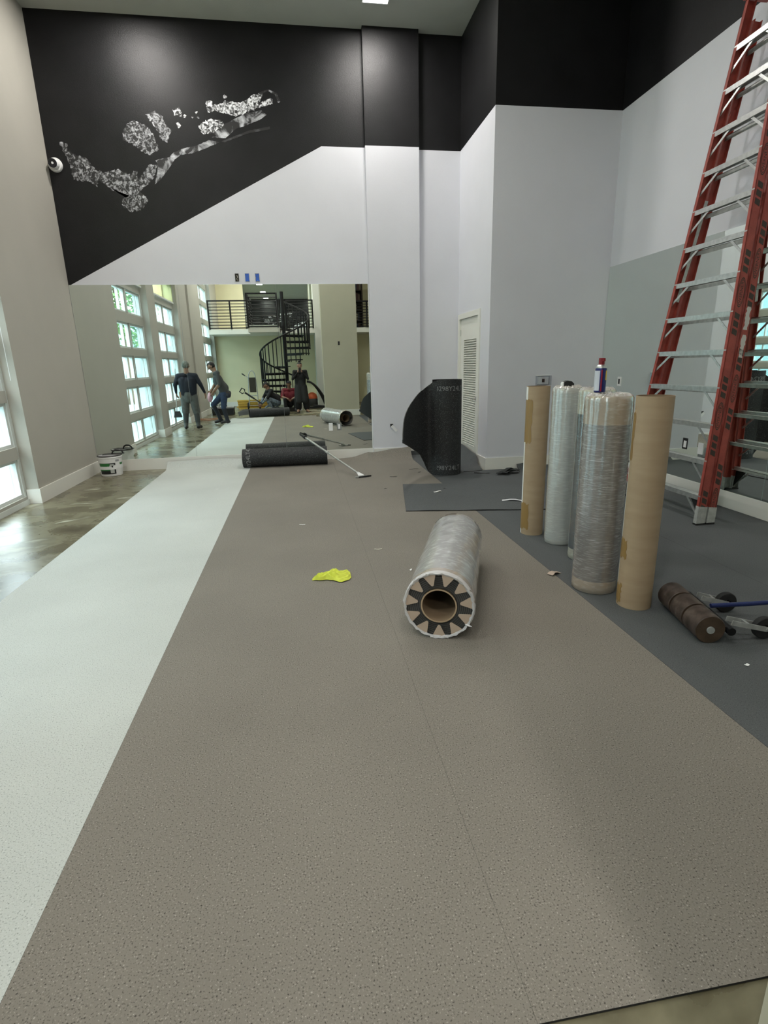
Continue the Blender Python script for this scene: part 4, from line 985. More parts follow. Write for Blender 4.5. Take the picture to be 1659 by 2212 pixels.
# ================================================================== WALL FITTINGS
def plate(name, label, axis, pos, a, z, wd, hg, m_, dark=False, cat='outlet', rot=0.0, dep=.006, grp=None):
    t = thing(name, label, cat, (a, pos, z) if axis == 'y' else (pos, a, z), grp)
    def box(w_, h_, d0, d1, mm, nm):
        b = MB()
        if axis == 'y':
            c, s = math.cos(rot), math.sin(rot); b.obox((a, pos - (d0 + d1) / 2, z), (w_ / 2 * c, 0, w_ / 2 * s), (0, (d1 - d0) / 2, 0), (-h_ / 2 * s, 0, h_ / 2 * c))
        else: b.box((pos - d1, a - w_ / 2, z - h_ / 2), (pos - d0, a + w_ / 2, z + h_ / 2))
        return b.build(nm, mm, t, 0)
    box(wd, hg, .0005, dep, m_, 'plate')
    if dark: box(wd * .45, hg * .55, dep, dep + .002, M_dark, 'opening')
    return t
G3 = 'junction boxes above the mirror'
for i, (x, lab) in enumerate(((-.767, 'open dark junction box above the mirror'), (-.628, 'junction box covered with blue tape between two others'), (-.488, 'blue taped junction box with frayed tape ends'))):
    t = thing('junction_box', lab, 'junction box', (x, YB, 2.64), G3); z = 2.64
    b = MB(); w_, h_ = .026, .052
    for q in ((-w_, -h_, w_, -h_ + .004), (-w_, h_ - .004, w_, h_), (-w_, -h_, -w_ + .004, h_), (w_ - .004, -h_, w_, h_)): b.box((x + q[0], YB - .006, z + q[1]), (x + q[2], YB - .0005, z + q[3]))
    b.build('box_rim', mat('box_grey', (.10, .10, .09), .6), t, 0)
    if i == 0:
        MB().box((x - w_ + .004, YB - .002, z - h_ + .004), (x + w_ - .004, YB - .0007, z + h_ - .004)).build('box_inside', mat('box_dark', (.03, .028, .022), .8), t, 0)
        MB().tube([(x, YB - .004, z + .03), (x + .01, YB - .012, z + .0), (x - .006, YB - .012, z - .02), (x + .012, YB - .006, z - .04)], .004, 6).build('wire', mat('pale_wire', (.35, .33, .28), .6), t)
    else:
        k = .006 if i == 2 else .002
        b = MB(); b.prism([(x - w_ - k, YB - .0075, z + h_ + .004), (x - w_ + .006, YB - .0075, z + h_ - .006 * i), (x + w_ - .004, YB - .0075, z + h_ - .002), (x + w_ + .002, YB - .0075, z + h_ + .004), (x + w_ - .002 * i, YB - .0075, z), (x + w_ + .004, YB - .0075, z - h_ - .002), (x, YB - .0075, z - h_ + .006 * i), (x - w_ - .001, YB - .0075, z - h_ - .003), (x - w_ + .004 * i, YB - .0075, z)], (0, .0015, 0))
        b.build('masking_tape', M_tapeblue, t, 0)
ym_ = YB - .0088
plate('outlet_plate', 'larger white plate on the wall mirror near the column', 'y', ym_, .436, .513, .06, .116, M_white, False, grp='plates on the mirror')
plate('switch_insert', 'small white outlet in a dark cutout of the wall mirror', 'y', ym_, .564, .515, .07, .115, mat('grey_cutout', (.22, .23, .22), .5), False, dep=.002)
MB().box((.548, ym_ - .006, .479), (.580, ym_ - .002, .551)).build('outlet_face', M_white, bpy.data.objects['switch_insert'], 0)
xm_ = XR - .0088
plate('outlet_plate', 'white outlet plate high on the ladder mirror by the closet corner', 'x', xm_, 6.48, 1.14, .075, .115, M_white, True)
t = plate('switch_insert', 'white outlet in a dark cutout low on the ladder mirror', 'x', xm_, 5.155, .53, .075, .115, M_dark, False, dep=.002)
MB().box((xm_ - .006, 5.13, .49), (xm_ - .002, 5.17, .56)).build('outlet_face', M_white, t, 0)
plate('outlet_plate', 'plain white plate low on the ladder mirror', 'x', xm_, 4.915, .51, .075, .115, M_white, False)
plate('wall_socket', 'dark open socket box low on the square column', 'y', CY, 1.372, .505, .045, .05, M_dark, False)
plate('loose_cover_plate', 'white cover plate hanging askew on the square column', 'y', CY - .03, 1.405, .462, .040, .115, M_white, False, rot=.75, cat='cover plate')
plate('wall_socket', 'small dark socket high on the beige pillar', 'y', PY1, 1.19, 2.03, .05, .10, M_dark, False) if False else None
t = thing('pillar_socket', 'small dark socket high on the beige pillar', 'outlet', (1.19, PY1, 2.03)); MB().box((1.165, PY1 + .0005, 1.98), (1.215, PY1 + .006, 2.08)).build('plate', M_dark, t, 0)
# thermostat in clear guard
t = thing('thermostat_guard', 'thermostat inside a clear plastic guard on the closet wall', 'thermostat', (3.20, YJ, 1.16))
b = MB(); b.box((3.10, YJ - .055, 1.10), (3.30, YJ - .0005, 1.225)); b.build('clear_guard', mix_mat('clear_guard_plastic', 'glossy', (.90, .91, .93), .14, .08), t, 0)
b = MB(); b.box((3.10, YJ - .008, 1.085), (3.30, YJ - .0003, 1.10)); b.box((3.10, YJ - .008, 1.225), (3.30, YJ - .0003, 1.235)); b.build('guard_rail', M_white, t, 0)
MB().box((3.13, YJ - .025, 1.115), (3.27, YJ - .0006, 1.21)).build('thermostat_body', mat('pale_grey_plastic', (.66, .67, .70), .5), t, 0)
MB().box((3.18, YJ - .028, 1.14), (3.215, YJ - .0255, 1.185)).build('display', M_dark, t, 0)
# surveillance camera
t = thing('surveillance_camera', 'white ball surveillance camera in the black wall corner', 'camera', (-2.895, YB, 3.97))
c = Vector((-2.895, YB - .0005, 3.97)); b = MB(); b.lathe([(0, 0), (.082, 0), (.084, .02), (.075, .036), (.055, .040), (0, .040)], c, (0, -1, 0), 36); b.build('base_ring', M_white, t)
bc = c + Vector((0, -.06, 0)); b = MB(); b.sphere(bc, .064, 24); b.build('ball', M_white, t)
ld = Vector((.18, -.75, -.25)).normalized() + Vector((-.16, 0, .18)); ld.normalize()
b = MB(); b.lathe([(.048, .044), (.052, .060), (.046, .066), (.0, .060)], bc, ld, 28); b.build('lens_face', mat('black_glass', (.006, .006, .012), .12), t)

# ================================================================== MEZZANINE RAILINGS AND SPIRAL STAIR
BARM = {}
def rail_panel(name, label, p0, p1, zb, hg, nbar, posts, grp=None, frame=.05):
    p0, p1 = Vector(p0), Vector(p1); t = thing(name, label, 'railing', ((p0.x + p1.x) / 2, (p0.y + p1.y) / 2, zb), grp)
    for s in posts:
        p = p0.lerp(p1, s); MB().box((p.x - frame / 2, p.y - frame / 2, zb), (p.x + frame / 2, p.y + frame / 2, zb + hg)).build('post', M_steel, t, 0)
    for z, hh, nm in ((zb + hg - .02, .045, 'top_rail'), (zb + .04, .035, 'bottom_rail')):
        MB().beam((p0.x, p0.y, z), (p1.x, p1.y, z), .04, hh).build(nm, M_steel, t, 0)
    for k in range(nbar):
        z = zb + .04 + (hg - .06) * (k + 1) / (nbar + 1)
        MB().cyl((p0.x, p0.y, z), (p1.x, p1.y, z), .013, n=8).build('bar', M_steel, t)
    return t
GR = 'black mezzanine railings'
rail_panel('balcony_railing', 'black railing between the window wall and the stair landing', (-2.93, YM + .0, 0), (-1.52, YM, 0), ZM, .95, 8, (0, .52, 1), GR)
rail_panel('balcony_railing', 'black railing across the front of the stair landing', (-1.48, -1.79, 0), (-.55, -1.79, 0), ZM - .08, 1.04, 8, (0, 1), GR, .05)
rail_panel('balcony_railing', 'black railing along the window side of the landing', (-1.48, -1.86, 0), (-1.48, -3.52, 0), ZM, .95, 8, (.06, .5, 1), GR)
rail_panel('balcony_railing', 'black railing behind the spiral stair', (-.30, YM, 0), (.62, YM, 0), ZM, .95, 8, (0, 1), GR)
rail_panel('balcony_railing', 'black railing right of the pale wall pier', (1.84, YM, 0), (3.98, YM, 0), ZM, .90, 8, (0, .33, .66, 1), GR)
SX, SY, SR = -.40, -2.60, .86
t = thing('spiral_staircase', 'black steel spiral staircase up to the mezzanine', 'staircase', (SX, SY, 0))
MB().cyl((SX, SY, ZF), (SX, SY, ZM + 1.09), .06, n=24).build('centre_pole', M_steel, t)
def zphi(ph): return .88 + .60 * ph / 90
def wang(ph): return PI - math.radians(ph)
da = .205 / .60 * 90
b = MB(); n = 6; vs = []
for z in (0, -.03):
    vs += [(.05 * math.cos(math.radians(-da * .56 + da * 1.12 * i / n)), .05 * math.sin(math.radians(-da * .56 + da * 1.12 * i / n)), z) for i in range(n + 1)]
    vs += [(SR * math.cos(math.radians(-da * .56 + da * 1.12 * i / n)), SR * math.sin(math.radians(-da * .56 + da * 1.12 * i / n)), z) for i in range(n + 1)]
q = n + 1
fs = [(i, q + i, q + i + 1, i + 1) for i in range(n)] + [(2 * q + i, 2 * q + i + 1, 3 * q + i + 1, 3 * q + i) for i in range(n)] + [(0, 2 * q, 3 * q, q), (n, q + n, 3 * q + n, 2 * q + n)] + [(q + i, 3 * q + i, 3 * q + i + 1, q + i + 1) for i in range(n)]
b.add(vs, fs); b.obox((.45, .115, -.05), (.38, .10, 0), (0, .006, 0), (0, 0, .03)); tm = b.mesh('tread', M_steel, 0)
bm_ = MB().box((-.012, -.012, 0), (.012, .012, 1)).mesh('baluster', M_steel, 0)
NT_ = 13
for k in range(1, NT_ + 1):
    z = .205 * k; ph = (z - .88) / .60 * 90; a = wang(ph)
    inst('tread', tm, t, T(SX, SY, z, a))
    for j in (-.36, 0, .36):
        a2 = a - math.radians(da * j); zz = z + .205 * j
        inst('baluster', bm_, t, T(SX + (SR - .012) * math.cos(a2), SY + (SR - .012) * math.sin(a2), z - .08, a2) @ Matrix.Diagonal((1, 1, zz + .93 - z + .06, 1)))
hp = []
for i in range(81):
    z = .16 + (ZM - .16) * i / 80; ph = (z - .88) / .60 * 90; a = wang(ph); hp.append((SX + (SR - .012) * math.cos(a), SY + (SR - .012) * math.sin(a), z + .92))
MB().tube(hp, .027, 8).build('handrail', M_steel, t)
ps = hp[0]; MB().box((ps[0] - .02, ps[1] - .02, ZF), (ps[0] + .02, ps[1] + .02, ps[2] + .02)).build('newel_post', M_steel, t, 0)

# bookcase upstairs
t = thing('bookcase', 'dark bookcase upstairs behind the right hand railing', 'bookcase', (2.3, -5.9, ZM))
M_wood = mat('dark_wood', (.05, .036, .026), .6, noise=(6, .3, 4, (1, 1, 8)))
for x in (1.95, 2.65): MB().box((x - .02, -6.05, ZM), (x + .02, -5.72, ZM + 1.9)).build('side_panel', M_wood, t, 0)
for k in range(6): MB().box((1.97, -6.05, ZM + .02 + .37 * k), (2.63, -5.73, ZM + .05 + .37 * k)).build('shelf', M_wood, t, 0)
MB().box((1.95, -6.07, ZM), (2.65, -6.05, ZM + 1.9)).build('back_panel', M_wood, t, 0)
RR = random.Random(6); bc_ = [(.12, .07, .05), (.06, .07, .06), (.20, .17, .12), (.10, .05, .05), (.05, .06, .09)]
nms = ['dark red', 'olive', 'tan', 'maroon', 'navy']
for k in range(5):
    x = 2.0
    while x < 2.54:
        wd = RR.uniform(.06, .09); h_ = RR.uniform(.20, .30); c = RR.randrange(5)
        tag(MB().box((x, -6.0, ZM + .051 + .37 * k), (x + wd - .003, -5.80, ZM + .051 + .37 * k + h_)).build('book', mat('book_%d' % c, bc_[c], .7), smooth=0), nms[c] + ' book on the ' + ['lowest', 'second lowest', 'middle', 'second highest', 'highest'][k] + ' bookcase shelf upstairs', 'book', 'books upstairs'); x += wd
        if RR.random() < .25: x += RR.uniform(.05, .2)
# ================================================================== THINGS SEEN IN THE MIRROR (behind the camera)
# hand truck
t = thing('hand_truck', 'silver hand truck with looped handle in front of the yellow planks', 'hand truck', (-1.62, -3.05, 0))
hx, hy = -1.62, -3.05
for sx in (-.15, .15):
    MB().tube([(hx + sx, hy, .12), (hx + sx, hy - .02, .6), (hx + sx * .8, hy - .05, 1.05)], .016, 10).build('side_rail', M_alu, t)
b = MB(); b.tube([(hx - .12, hy - .05, 1.05), (hx - .10, hy - .055, 1.20), (hx - .05, hy - .06, 1.29), (hx, hy - .06, 1.31), (hx + .05, hy - .06, 1.29), (hx + .10, hy - .055, 1.20), (hx + .12, hy - .05, 1.05)], .017, 10); b.build('loop_handle', M_alu, t)
MB().box((hx - .10, hy - .03, .58), (hx + .12, hy - .01, 1.08)).build('back_plate', mat('dark_canvas', (.05, .045, .035), .8), t, 0)
for z in (.25, .45): MB().box((hx - .15, hy - .02, z), (hx + .15, hy + .0, z + .03)).build('cross_bar', M_alu, t, 0)
MB().box((hx - .17, hy + .0, .018), (hx + .17, hy + .22, .026)).build('toe_plate', M_alu, t, 0)
MB().cyl((hx - .2, hy - .08, .115), (hx + .2, hy - .08, .115), .012, n=10).build('axle', M_aluflat, t)
for sx in (-.20, .20):
    b = MB(); b.lathe([(.03, -.025), (.09, -.03), (.115, -.02), (.12, 0), (.115, .02), (.09, .03), (.03, .025)], (hx + sx, hy - .08, .112), (1, 0, 0), 28); wl = b.build('wheel', M_rub, t)
    MB().cyl((hx + sx - .035, hy - .08, .112), (hx + sx + .035, hy - .08, .112), .03, n=16).build('hub', M_white, wl)
MB().tube([(hx - .22, hy - .02, 1.14), (hx - .33, hy - .04, 1.22)], .02, 8).build('grip', M_dark, t)
MB().tube([(hx - .13, hy - .03, 1.08), (hx - .22, hy - .02, 1.14)], .012, 8).build('grip_arm', M_alu, t)
# yellow planks
RR = random.Random(2); M_pl = [mat('yellow_plank_a', (.52, .33, .05), .6), mat('yellow_plank_b', (.45, .27, .04), .6)]
for k in range(7):
    o = RR.uniform(-.04, .04); z = ZF + .0005 + k * .043
    tag(MB().box((-2.22 + o, -3.72, z), (-1.10 + o, -3.42 + RR.uniform(-.01, .02), z + .040)).build('yellow_plank', M_pl[k % 2], smooth=0), ['bottom', 'second lowest', 'third lowest', 'middle', 'third highest', 'second highest', 'topmost'][k] + ' yellow plank of the stack behind the hand truck' if k != 3 else 'yellow plank halfway up the stack behind the hand truck', 'plank', 'stack of yellow planks')
# vacuum and hoses by the pier
t = thing('shop_vacuum', 'orange shop vacuum with thick black hose by the pale wall pier', 'vacuum', (.46, -2.75, 0))
vx, vy = .42, -2.85
b = MB(); b.lathe([(0, .06), (.17, .06), (.19, .10), (.19, .30), (.17, .33)], (vx, vy, 0), n=32); b.build('tank', mat('vac_grey', (.05, .05, .05), .5), t)
b = MB(); b.lathe([(.185, .31), (.19, .36), (.15, .46), (.06, .52), (0, .53)], (vx, vy, 0), n=32); b.build('motor_head', mat('vac_orange', (.62, .12, .035), .45), t)
for a in range(4): b = MB(); b.sphere((vx + .16 * math.cos(a * PI / 2 + .7), vy + .16 * math.sin(a * PI / 2 + .7), .024), .032, 10); b.build('caster', M_dark, t)
for k, (dx_, dz_) in enumerate(((0, 0), (.06, -.07))):
    pth = [(vx - .12, vy + .1, .62 + dz_)]; pth = [(vx - .16 + .62 * s + dx_ * s, vy + .16 + .06 * k, ZF + .06 + .055 * k + (.86 + dz_) * math.cos(min(1, s * 1.02) * PI / 2) ** .8) for s in [i / 18 for i in range(19)]]
    MB().tube(pth, .034, 12).build('hose', mat('black_hose', (.016, .015, .016), .55), t)
MB().tube([(vx + .02, vy + .16, .08), (vx + .3, vy + .2, .06), (vx + .5, vy + .26, .035)], .03, 10).build('floor_wand', M_dark, t)
MB().box((vx - .1, vy + .18, ZF + .001), (vx + .46, vy + .34, .05)).build('floor_tool', M_dark, t, 0)
# white bucket and bag near the seated worker
cx, cy = -.02, -1.75
t = thing('plastic_bucket', 'small white bucket behind the woman in black', 'bucket', (cx, cy, 0))
b = MB(); b.lathe([(0, 0), (.085, 0), (.105, .22), (.112, .225), (.112, .235), (.10, .235), (.08, .02), (0, .02)], (cx, cy, ZF + .0005), n=28); b.build('body', M_white, t)
MB().tube([(cx - .11, cy, .20), (cx - .08, cy + .06, .12), (cx, cy + .10, .09), (cx + .08, cy + .06, .12), (cx + .11, cy, .20)], .003, 6).build('wire_handle', M_alu, t)
b = MB(); RR = random.Random(3)
def Fbag(u, v):
    a = 2 * PI * u; r = (.12 + .03 * math.sin(3 * a) + .02 * math.sin(7 * a)) * (1 - .75 * v ** 1.6); return (-.98 + r * math.cos(a), -.70 + r * .8 * math.sin(a), ZF + .002 + .20 * v * (1 + .15 * math.sin(5 * a)))
vs = [Fbag(i / 24, j / 8) for j in range(9) for i in range(24)]
b.add(vs, [(j * 24 + i, j * 24 + (i + 1) % 24, (j + 1) * 24 + (i + 1) % 24, (j + 1) * 24 + i) for j in range(8) for i in range(24)] + [tuple(range(23, -1, -1)), tuple(8 * 24 + i for i in range(24))])
tag(b.build('rubbish_bag', mat('olive_bag', (.22, .21, .10), .5)), 'crumpled olive bag on the concrete by the seated worker', 'bag')
# crate and boards, cable, dark toolbox near the third window
t = thing('tool_box', 'black toolbox with grey tray in front of the third window', 'toolbox', (-2.45, -1.2, 0))
MB().box((-2.75, -1.4, ZF + .001), (-2.1, -1.0, .20)).build('box_body', M_dark, t, 0)
MB().box((-2.77, -1.41, .20), (-2.08, -.99, .24)).build('lid', mat('grey_tray', (.35, .35, .35), .5), t, 0)
MB().tube([(-2.55, -1.2, .24), (-2.54, -1.2, .30), (-2.43, -1.2, .31), (-2.32, -1.2, .30), (-2.31, -1.2, .24)], .012, 8).build('carry_handle', M_dark, t)
b = MB(); pth = []
for i in range(90):
    a = i * .28; r = .22 + .05 * math.sin(i * .13); pth.append((-2.62 + r * 1.5 * math.cos(a) * (1 + .1 * math.sin(i)), .45 + r * math.sin(a) + .02 * math.sin(i * .7), ZF + .010 + .004 * (i % 5)))
b.tube(pth, .007, 6); tag(b.build('power_cord', mat('orange_cord', (.45, .22, .13), .6)), 'tangled pale orange power cord on the concrete by the windows', 'cord')
# loose boards on the concrete
for i, (x, y, L, wd, rz) in enumerate(((.35, -.55, .55, .12, .05), (.28, -1.62, .5, .14, -.03), (.55, -1.2, .45, .16, .1))):
    c, s = math.cos(rz), math.sin(rz)
    tag(MB().obox((x, y, ZF + .0075), (L / 2 * c, L / 2 * s, 0), (-wd / 2 * s, wd / 2 * c, 0), (0, 0, .007)).build('cardboard_sheet', mat('pale_cardboard', (.55, .50, .38), .8), smooth=0),
        ['pale cardboard sheet on the concrete beside the woman', 'long pale cardboard sheet behind the woman', 'short pale cardboard sheet toward the vacuum'][i], 'cardboard', 'cardboard sheets on the concrete')
# roller shades
for (y0, y1), lab in zip(WINS[:2], ('cream roller shade in the window nearest the wall mirror', 'cream roller shade in the window between the beige piers')):
    t = thing('roller_shade', lab, 'roller shade', (-3.06, (y0 + y1) / 2, 4.9), 'cream roller shades')
    for k, (a0, a1) in enumerate(((y0 + .03, (y0 + y1) / 2 - .062), ((y0 + y1) / 2 - .058, y1 - .03))):
        MB().box((-3.072, a0, 3.07), (-3.070, a1, 4.95)).build('shade_cloth', M_shade, t, 0); MB().box((-3.082, a0, 3.04), (-3.060, a1, 3.072)).build('bottom_bar', M_white, t, 0)
    MB().cyl((-3.07, y0 + .02, 4.97), (-3.07, y1 - .02, 4.97), .03, n=16).build('roller', M_white, t)
    MB().tube([(-3.03, y1 - .04, 4.95), (-3.03, y1 - .045, 2.6), (-3.028, y1 - .05, 1.35)], .003, 5).build('pull_chain', M_white, t)

# ================================================================== PEOPLE
M_skin = mat('skin', (.36, .21, .145), .55); M_skin2 = mat('skin_tan', (.27, .15, .095), .55); M_hair = mat('black_hair', (.012, .010, .009), .6)
M_eye = mat('eye_dark', (.01, .008, .008), .3); M_lip = mat('lips', (.25, .10, .085), .5)
def capsule(b, p0, p1, r0, r1, n=14):
    p0, p1 = Vector(p0), Vector(p1); d = p1 - p0
    if d.length < 1e-5: d = Vector((0, 0, 1e-4)); p1 = p0 + d
    d.normalize(); a = d.orthogonal().normalized(); c = d.cross(a); vs = []; k = 4
    prof = [(r0 * math.sin(PI / 2 * i / k), -r0 * math.cos(PI / 2 * i / k), 0) for i in range(1, k + 1)] + [(r1 * math.cos(PI / 2 * i / k), r1 * math.sin(PI / 2 * i / k), 1) for i in range(k)]
    for r, o, e in prof:
        base = (p1 if e else p0) + d * o; vs += [base + (a * math.cos(2 * PI * j / n) + c * math.sin(2 * PI * j / n)) * r for j in range(n)]
    m_ = len(prof); vs += [p0 - d * r0, p1 + d * r1]
    fs = [(i * n + j, i * n + (j + 1) % n, (i + 1) * n + (j + 1) % n, (i + 1) * n + j) for i in range(m_ - 1) for j in range(n)]
    fs += [(m_ * n, (j + 1) % n, j) for j in range(n)] + [(m_ * n + 1, (m_ - 1) * n + j, (m_ - 1) * n + (j + 1) % n) for j in range(n)]
    b.add(vs, fs)
def person(label, loc, fwd, J, mats, caps, hands, head, voxel=.011, grp=None):
    """J: joints in a frame with x to the right, y forward, z up. caps: (p, q, r0, r1, material). One continuous remeshed skin, colours by nearest limb."""
    hd_c, hd_dir, hd_r, hairtag = head
    hc = Vector(hd_c); hf = Vector(hd_dir).normalized(); hu = Vector((0, 0, 1)); hr = hf.cross(hu).normalized(); hu = hr.cross(hf).normalized()
    P = lambda x, y, z: tuple(hc + hr * x * hd_r + hf * y * hd_r + hu * z * hd_r)
    cp = list(caps)
    # skull, jaw, nose, ears, neck, hair
    cp += [(P(0, -.18, .18), P(0, .12, .22), hd_r * .86, hd_r * .80, 0), (P(0, .22, -.45), P(0, .34, -.72), hd_r * .58, hd_r * .40, 0), (P(0, .86, .02), P(0, .98, -.22), hd_r * .12, hd_r * .17, 0),
           (P(.80, -.05, .02), P(.82, -.08, -.2), hd_r * .13, hd_r * .10, 0), (P(-.80, -.05, .02), P(-.82, -.08, -.2), hd_r * .13, hd_r * .10, 0),
           (P(0, -.28, -.6), J['neck'], hd_r * .55, hd_r * .60, 0)]
    cp += [(P(0, -.26, .34), P(0, .14, .46), hd_r * .88, hd_r * .70, hairtag), (P(0, -.38, .02), P(0, -.38, .3), hd_r * .80, hd_r * .82, hairtag)]
    fing = MB()
    for W, d, nrm, sp in hands:     # palm in the skin, fingers added afterwards
        W, d, nrm = Vector(W), Vector(d).normalized(), Vector(nrm).normalized(); sd = d.cross(nrm).normalized()
        for o in (-.022, 0, .022): cp.append((W + d * .02 + sd * o * .6, W + d * .075 + sd * o, .015, .013, 0))
        cp.append((W + d * .015, W + d * .05, .022, .02, 0))
        for q, (o, L_) in enumerate(((-.030, .062), (-.010, .074), (.010, .070), (.029, .055))):
            b0 = W + d * .078 + sd * o; p1_ = b0 + (d + nrm * sp * .5).normalized() * L_ * .5; p2_ = p1_ + (d + nrm * sp * 1.4).normalized() * L_ * .5
            fing.tube([b0 - d * .015, b0, p1_, p2_], [.0095, .009, .008, .006], 8)
        b0 = W + d * .03 - sd * .028; fing.tube([b0, b0 - sd * .022 + d * .022, b0 - sd * .028 + d * .050 + nrm * sp * .015], [.011, .010, .007], 8)
    b = MB()
    for c in cp: capsule(b, c[0], c[1], c[2], c[3])
    me = b.mesh('body', mats, 0); o = bpy.data.objects.new('body_tmp', me); COL.objects.link(o)
    md = o.modifiers.new('r', 'REMESH'); md.mode = 'VOXEL'; md.voxel_size = voxel; md.use_smooth_shade = True
    m2 = o.modifiers.new('s', 'SMOOTH'); m2.factor = .5; m2.iterations = 3
    dg = bpy.context.evaluated_depsgraph_get(); me2 = bpy.data.meshes.new_from_object(o.evaluated_get(dg)); bpy.data.objects.remove(o); bpy.data.meshes.remove(me)
    nv = len(me2.vertices); V = np.empty(nv * 3); me2.vertices.foreach_get('co', V); V = V.reshape(-1, 3)
    F_ = [tuple(p.vertices) for p in me2.polygons]; fc = np.array([V[list(f)].mean(0) for f in F_]); bpy.data.meshes.remove(me2)
    best = np.full(len(F_), 1e9); tagv = np.zeros(len(F_), int)
    for (p, q, r0, r1, tg) in cp:
        p, q = np.array(p), np.array(q); d = q - p; L2 = max(d @ d, 1e-9); s = np.clip((fc - p) @ d / L2, 0, 1)
        ds = np.linalg.norm(fc - (p + s[:, None] * d), axis=1) - (r0 + (r1 - r0) * s); up_ = ds < best; best[up_] = ds[up_]; tagv[up_] = tg
    out = MB(); out.v = [tuple(x) for x in V]; out.f = F_; out.m = tagv.tolist(); out.add(fing.v, fing.f, 0)
    ei, li = len(mats), len(mats) + 1
    for sx in (-.34, .34): out.sphere(P(sx, .80, .08), hd_r * .10, 8, ei)
    out.add([P(-.26, .74 - .02, -.50), P(.26, .74 - .02, -.50), P(.18, .80, -.58), P(0, .84, -.60), P(-.18, .80, -.58), P(-.16, .82, -.46), P(.16, .82, -.46)], [(0, 4, 3, 5), (5, 3, 2, 6), (6, 2, 1)], li)
    f = Vector((fwd[0], fwd[1], 0)).normalized(); r = Vector((f.y, -f.x, 0))
    X = lambda p: (loc[0] + r.x * p[0] + f.x * p[1], loc[1] + r.y * p[0] + f.y * p[1], loc[2] + p[2])
    out.v = [X(p) for p in out.v]
    t = thing('person', label, 'person', loc, grp)
    bd = out.build('body', list(mats) + [M_eye, M_lip], t, 180)
    return t, bd, X
def limbs(J, tags, build=1.0):
    """standard capsules: torso, arms, legs, feet. tags: top, forearm, pants, shin, shoe"""
    tp_, fa, pa, sh, so = tags; c = []; B = build
    hipc = (Vector(J['hipL']) + Vector(J['hipR'])) / 2; ch = Vector(J['chest']); nk = Vector(J['neck'])
    for s, k in ((-1, 'L'), (1, 'R')):
        hp, kn, an, to = (Vector(J[q + k]) for q in ('hip', 'knee', 'ank', 'toe')); sh_, el, wr = (Vector(J[q + k]) for q in ('sh', 'el', 'wr'))
        c += [(hipc.lerp(hp, .75) + Vector((0, 0, .06)), ch.lerp(sh_, .45) - Vector((0, 0, .10)), .112 * B, .118 * B, tp_), (nk.lerp(sh_, .25) - Vector((0, 0, .05)), sh_, .062, .066 * B, tp_),
              (sh_, el, .060 * B, .047 * B, tp_), (el, wr, .044 * B, .030, fa), (hp, kn, .098 * B, .068 * B, pa), (kn, an, .064 * B, .050, sh), (an, to, .046, .036, so), (an - Vector((0, 0, .03)), an + (to - an) * -.25 - Vector((0, 0, .03)), .04, .036, so)]
    c += [(hipc - Vector((0, 0, .02)), hipc + Vector((0, 0, .05)), .135 * B, .13 * B, pa), (hipc + Vector((0, 0, .14)), ch - Vector((0, 0, .12)), .13 * B, .125 * B, tp_)]
    return c
C_navy = mat('navy_shirt', (.004, .007, .016), .8); C_grey = mat('grey_work_trousers', (.10, .105, .10), .85, noise=(14, .2, 4)); C_pad = mat('knee_pad', (.045, .048, .048), .7); C_shoe = mat('dark_shoe', (.02, .019, .02), .6)
C_cap = mat('camo_cap', (.13, .14, .12), .8, noise=(40, .5, 3)); C_tee = mat('charcoal_tshirt', (.055, .058, .058), .85); C_jean = mat('blue_jeans', (.025, .042, .085), .85, noise=(20, .3, 4)); C_shin = mat('dark_knee_guard', (.014, .016, .024), .8)
C_blk = mat('black_cloth', (.007, .007, .008), .8); C_apron = mat('charcoal_apron', (.022, .023, .024), .85); C_red = mat('dark_red_shirt', (.16, .012, .022), .8); C_spl = mat('paint_splashed_cloth', (.16, .20, .24), .85, noise=(26, .75, 5))
z0 = ZF
# man in navy, back to the mirror
J = dict(neck=(0, .0, 1.36), chest=(0, .01, 1.24), shL=(-.195, 0, 1.265), shR=(.195, 0, 1.265), elL=(-.305, .0, 1.05), elR=(.285, -.02, 1.07), wrL=(-.365, .06, .87), wrR=(.31, .09, .885),
         hipL=(-.095, 0, .80), hipR=(.095, 0, .80), kneeL=(-.125, .04, .43), kneeR=(.125, .04, .43), ankL=(-.145, .0, .085), ankR=(.145, -.02, .085), toeL=(-.175, .15, .05), toeR=(.165, .14, .05))
cp = limbs(J, (1, 1, 2, 2, 4), 1.08)
for k in ('L', 'R'): cp.append((J['hip' + k], J['knee' + k], .108, .088, 2))
for k, s in (('L', -1), ('R', 1)):
    kn = Vector(J['knee' + k]); an = Vector(J['ank' + k]); cp.append((kn.lerp(an, .18), kn.lerp(an, .72), .070, .058, 3))
t, bd, X1 = person('man in navy shirt and grey work trousers with back to the mirror', (-2.64, 2.90, z0), (.04, -1), J, [M_skin2, C_navy, C_grey, C_pad, C_shoe, C_cap], cp,
    [((-.365, .06, .87), (-.08, .15, -1), (1, 0, 0), .3), ((.31, .09, .885), (0, .35, -.9), (-1, 0, 0), .9)], ((0, .03, 1.495), (0, 1, -.25), .098, 5))
b = MB(); b.v = []; q = [X1(p) for p in ((.07, -.14, .82), (.16, -.14, .82), (.16, -.17, .70), (.07, -.17, .70))]
MB().obox(X1((.17, -.02, .84)), (.03, 0, 0), (0, .06, 0), (0, 0, .07)).build('tool_pouch', mat('tan_leather', (.30, .16, .08), .7), t, 0)
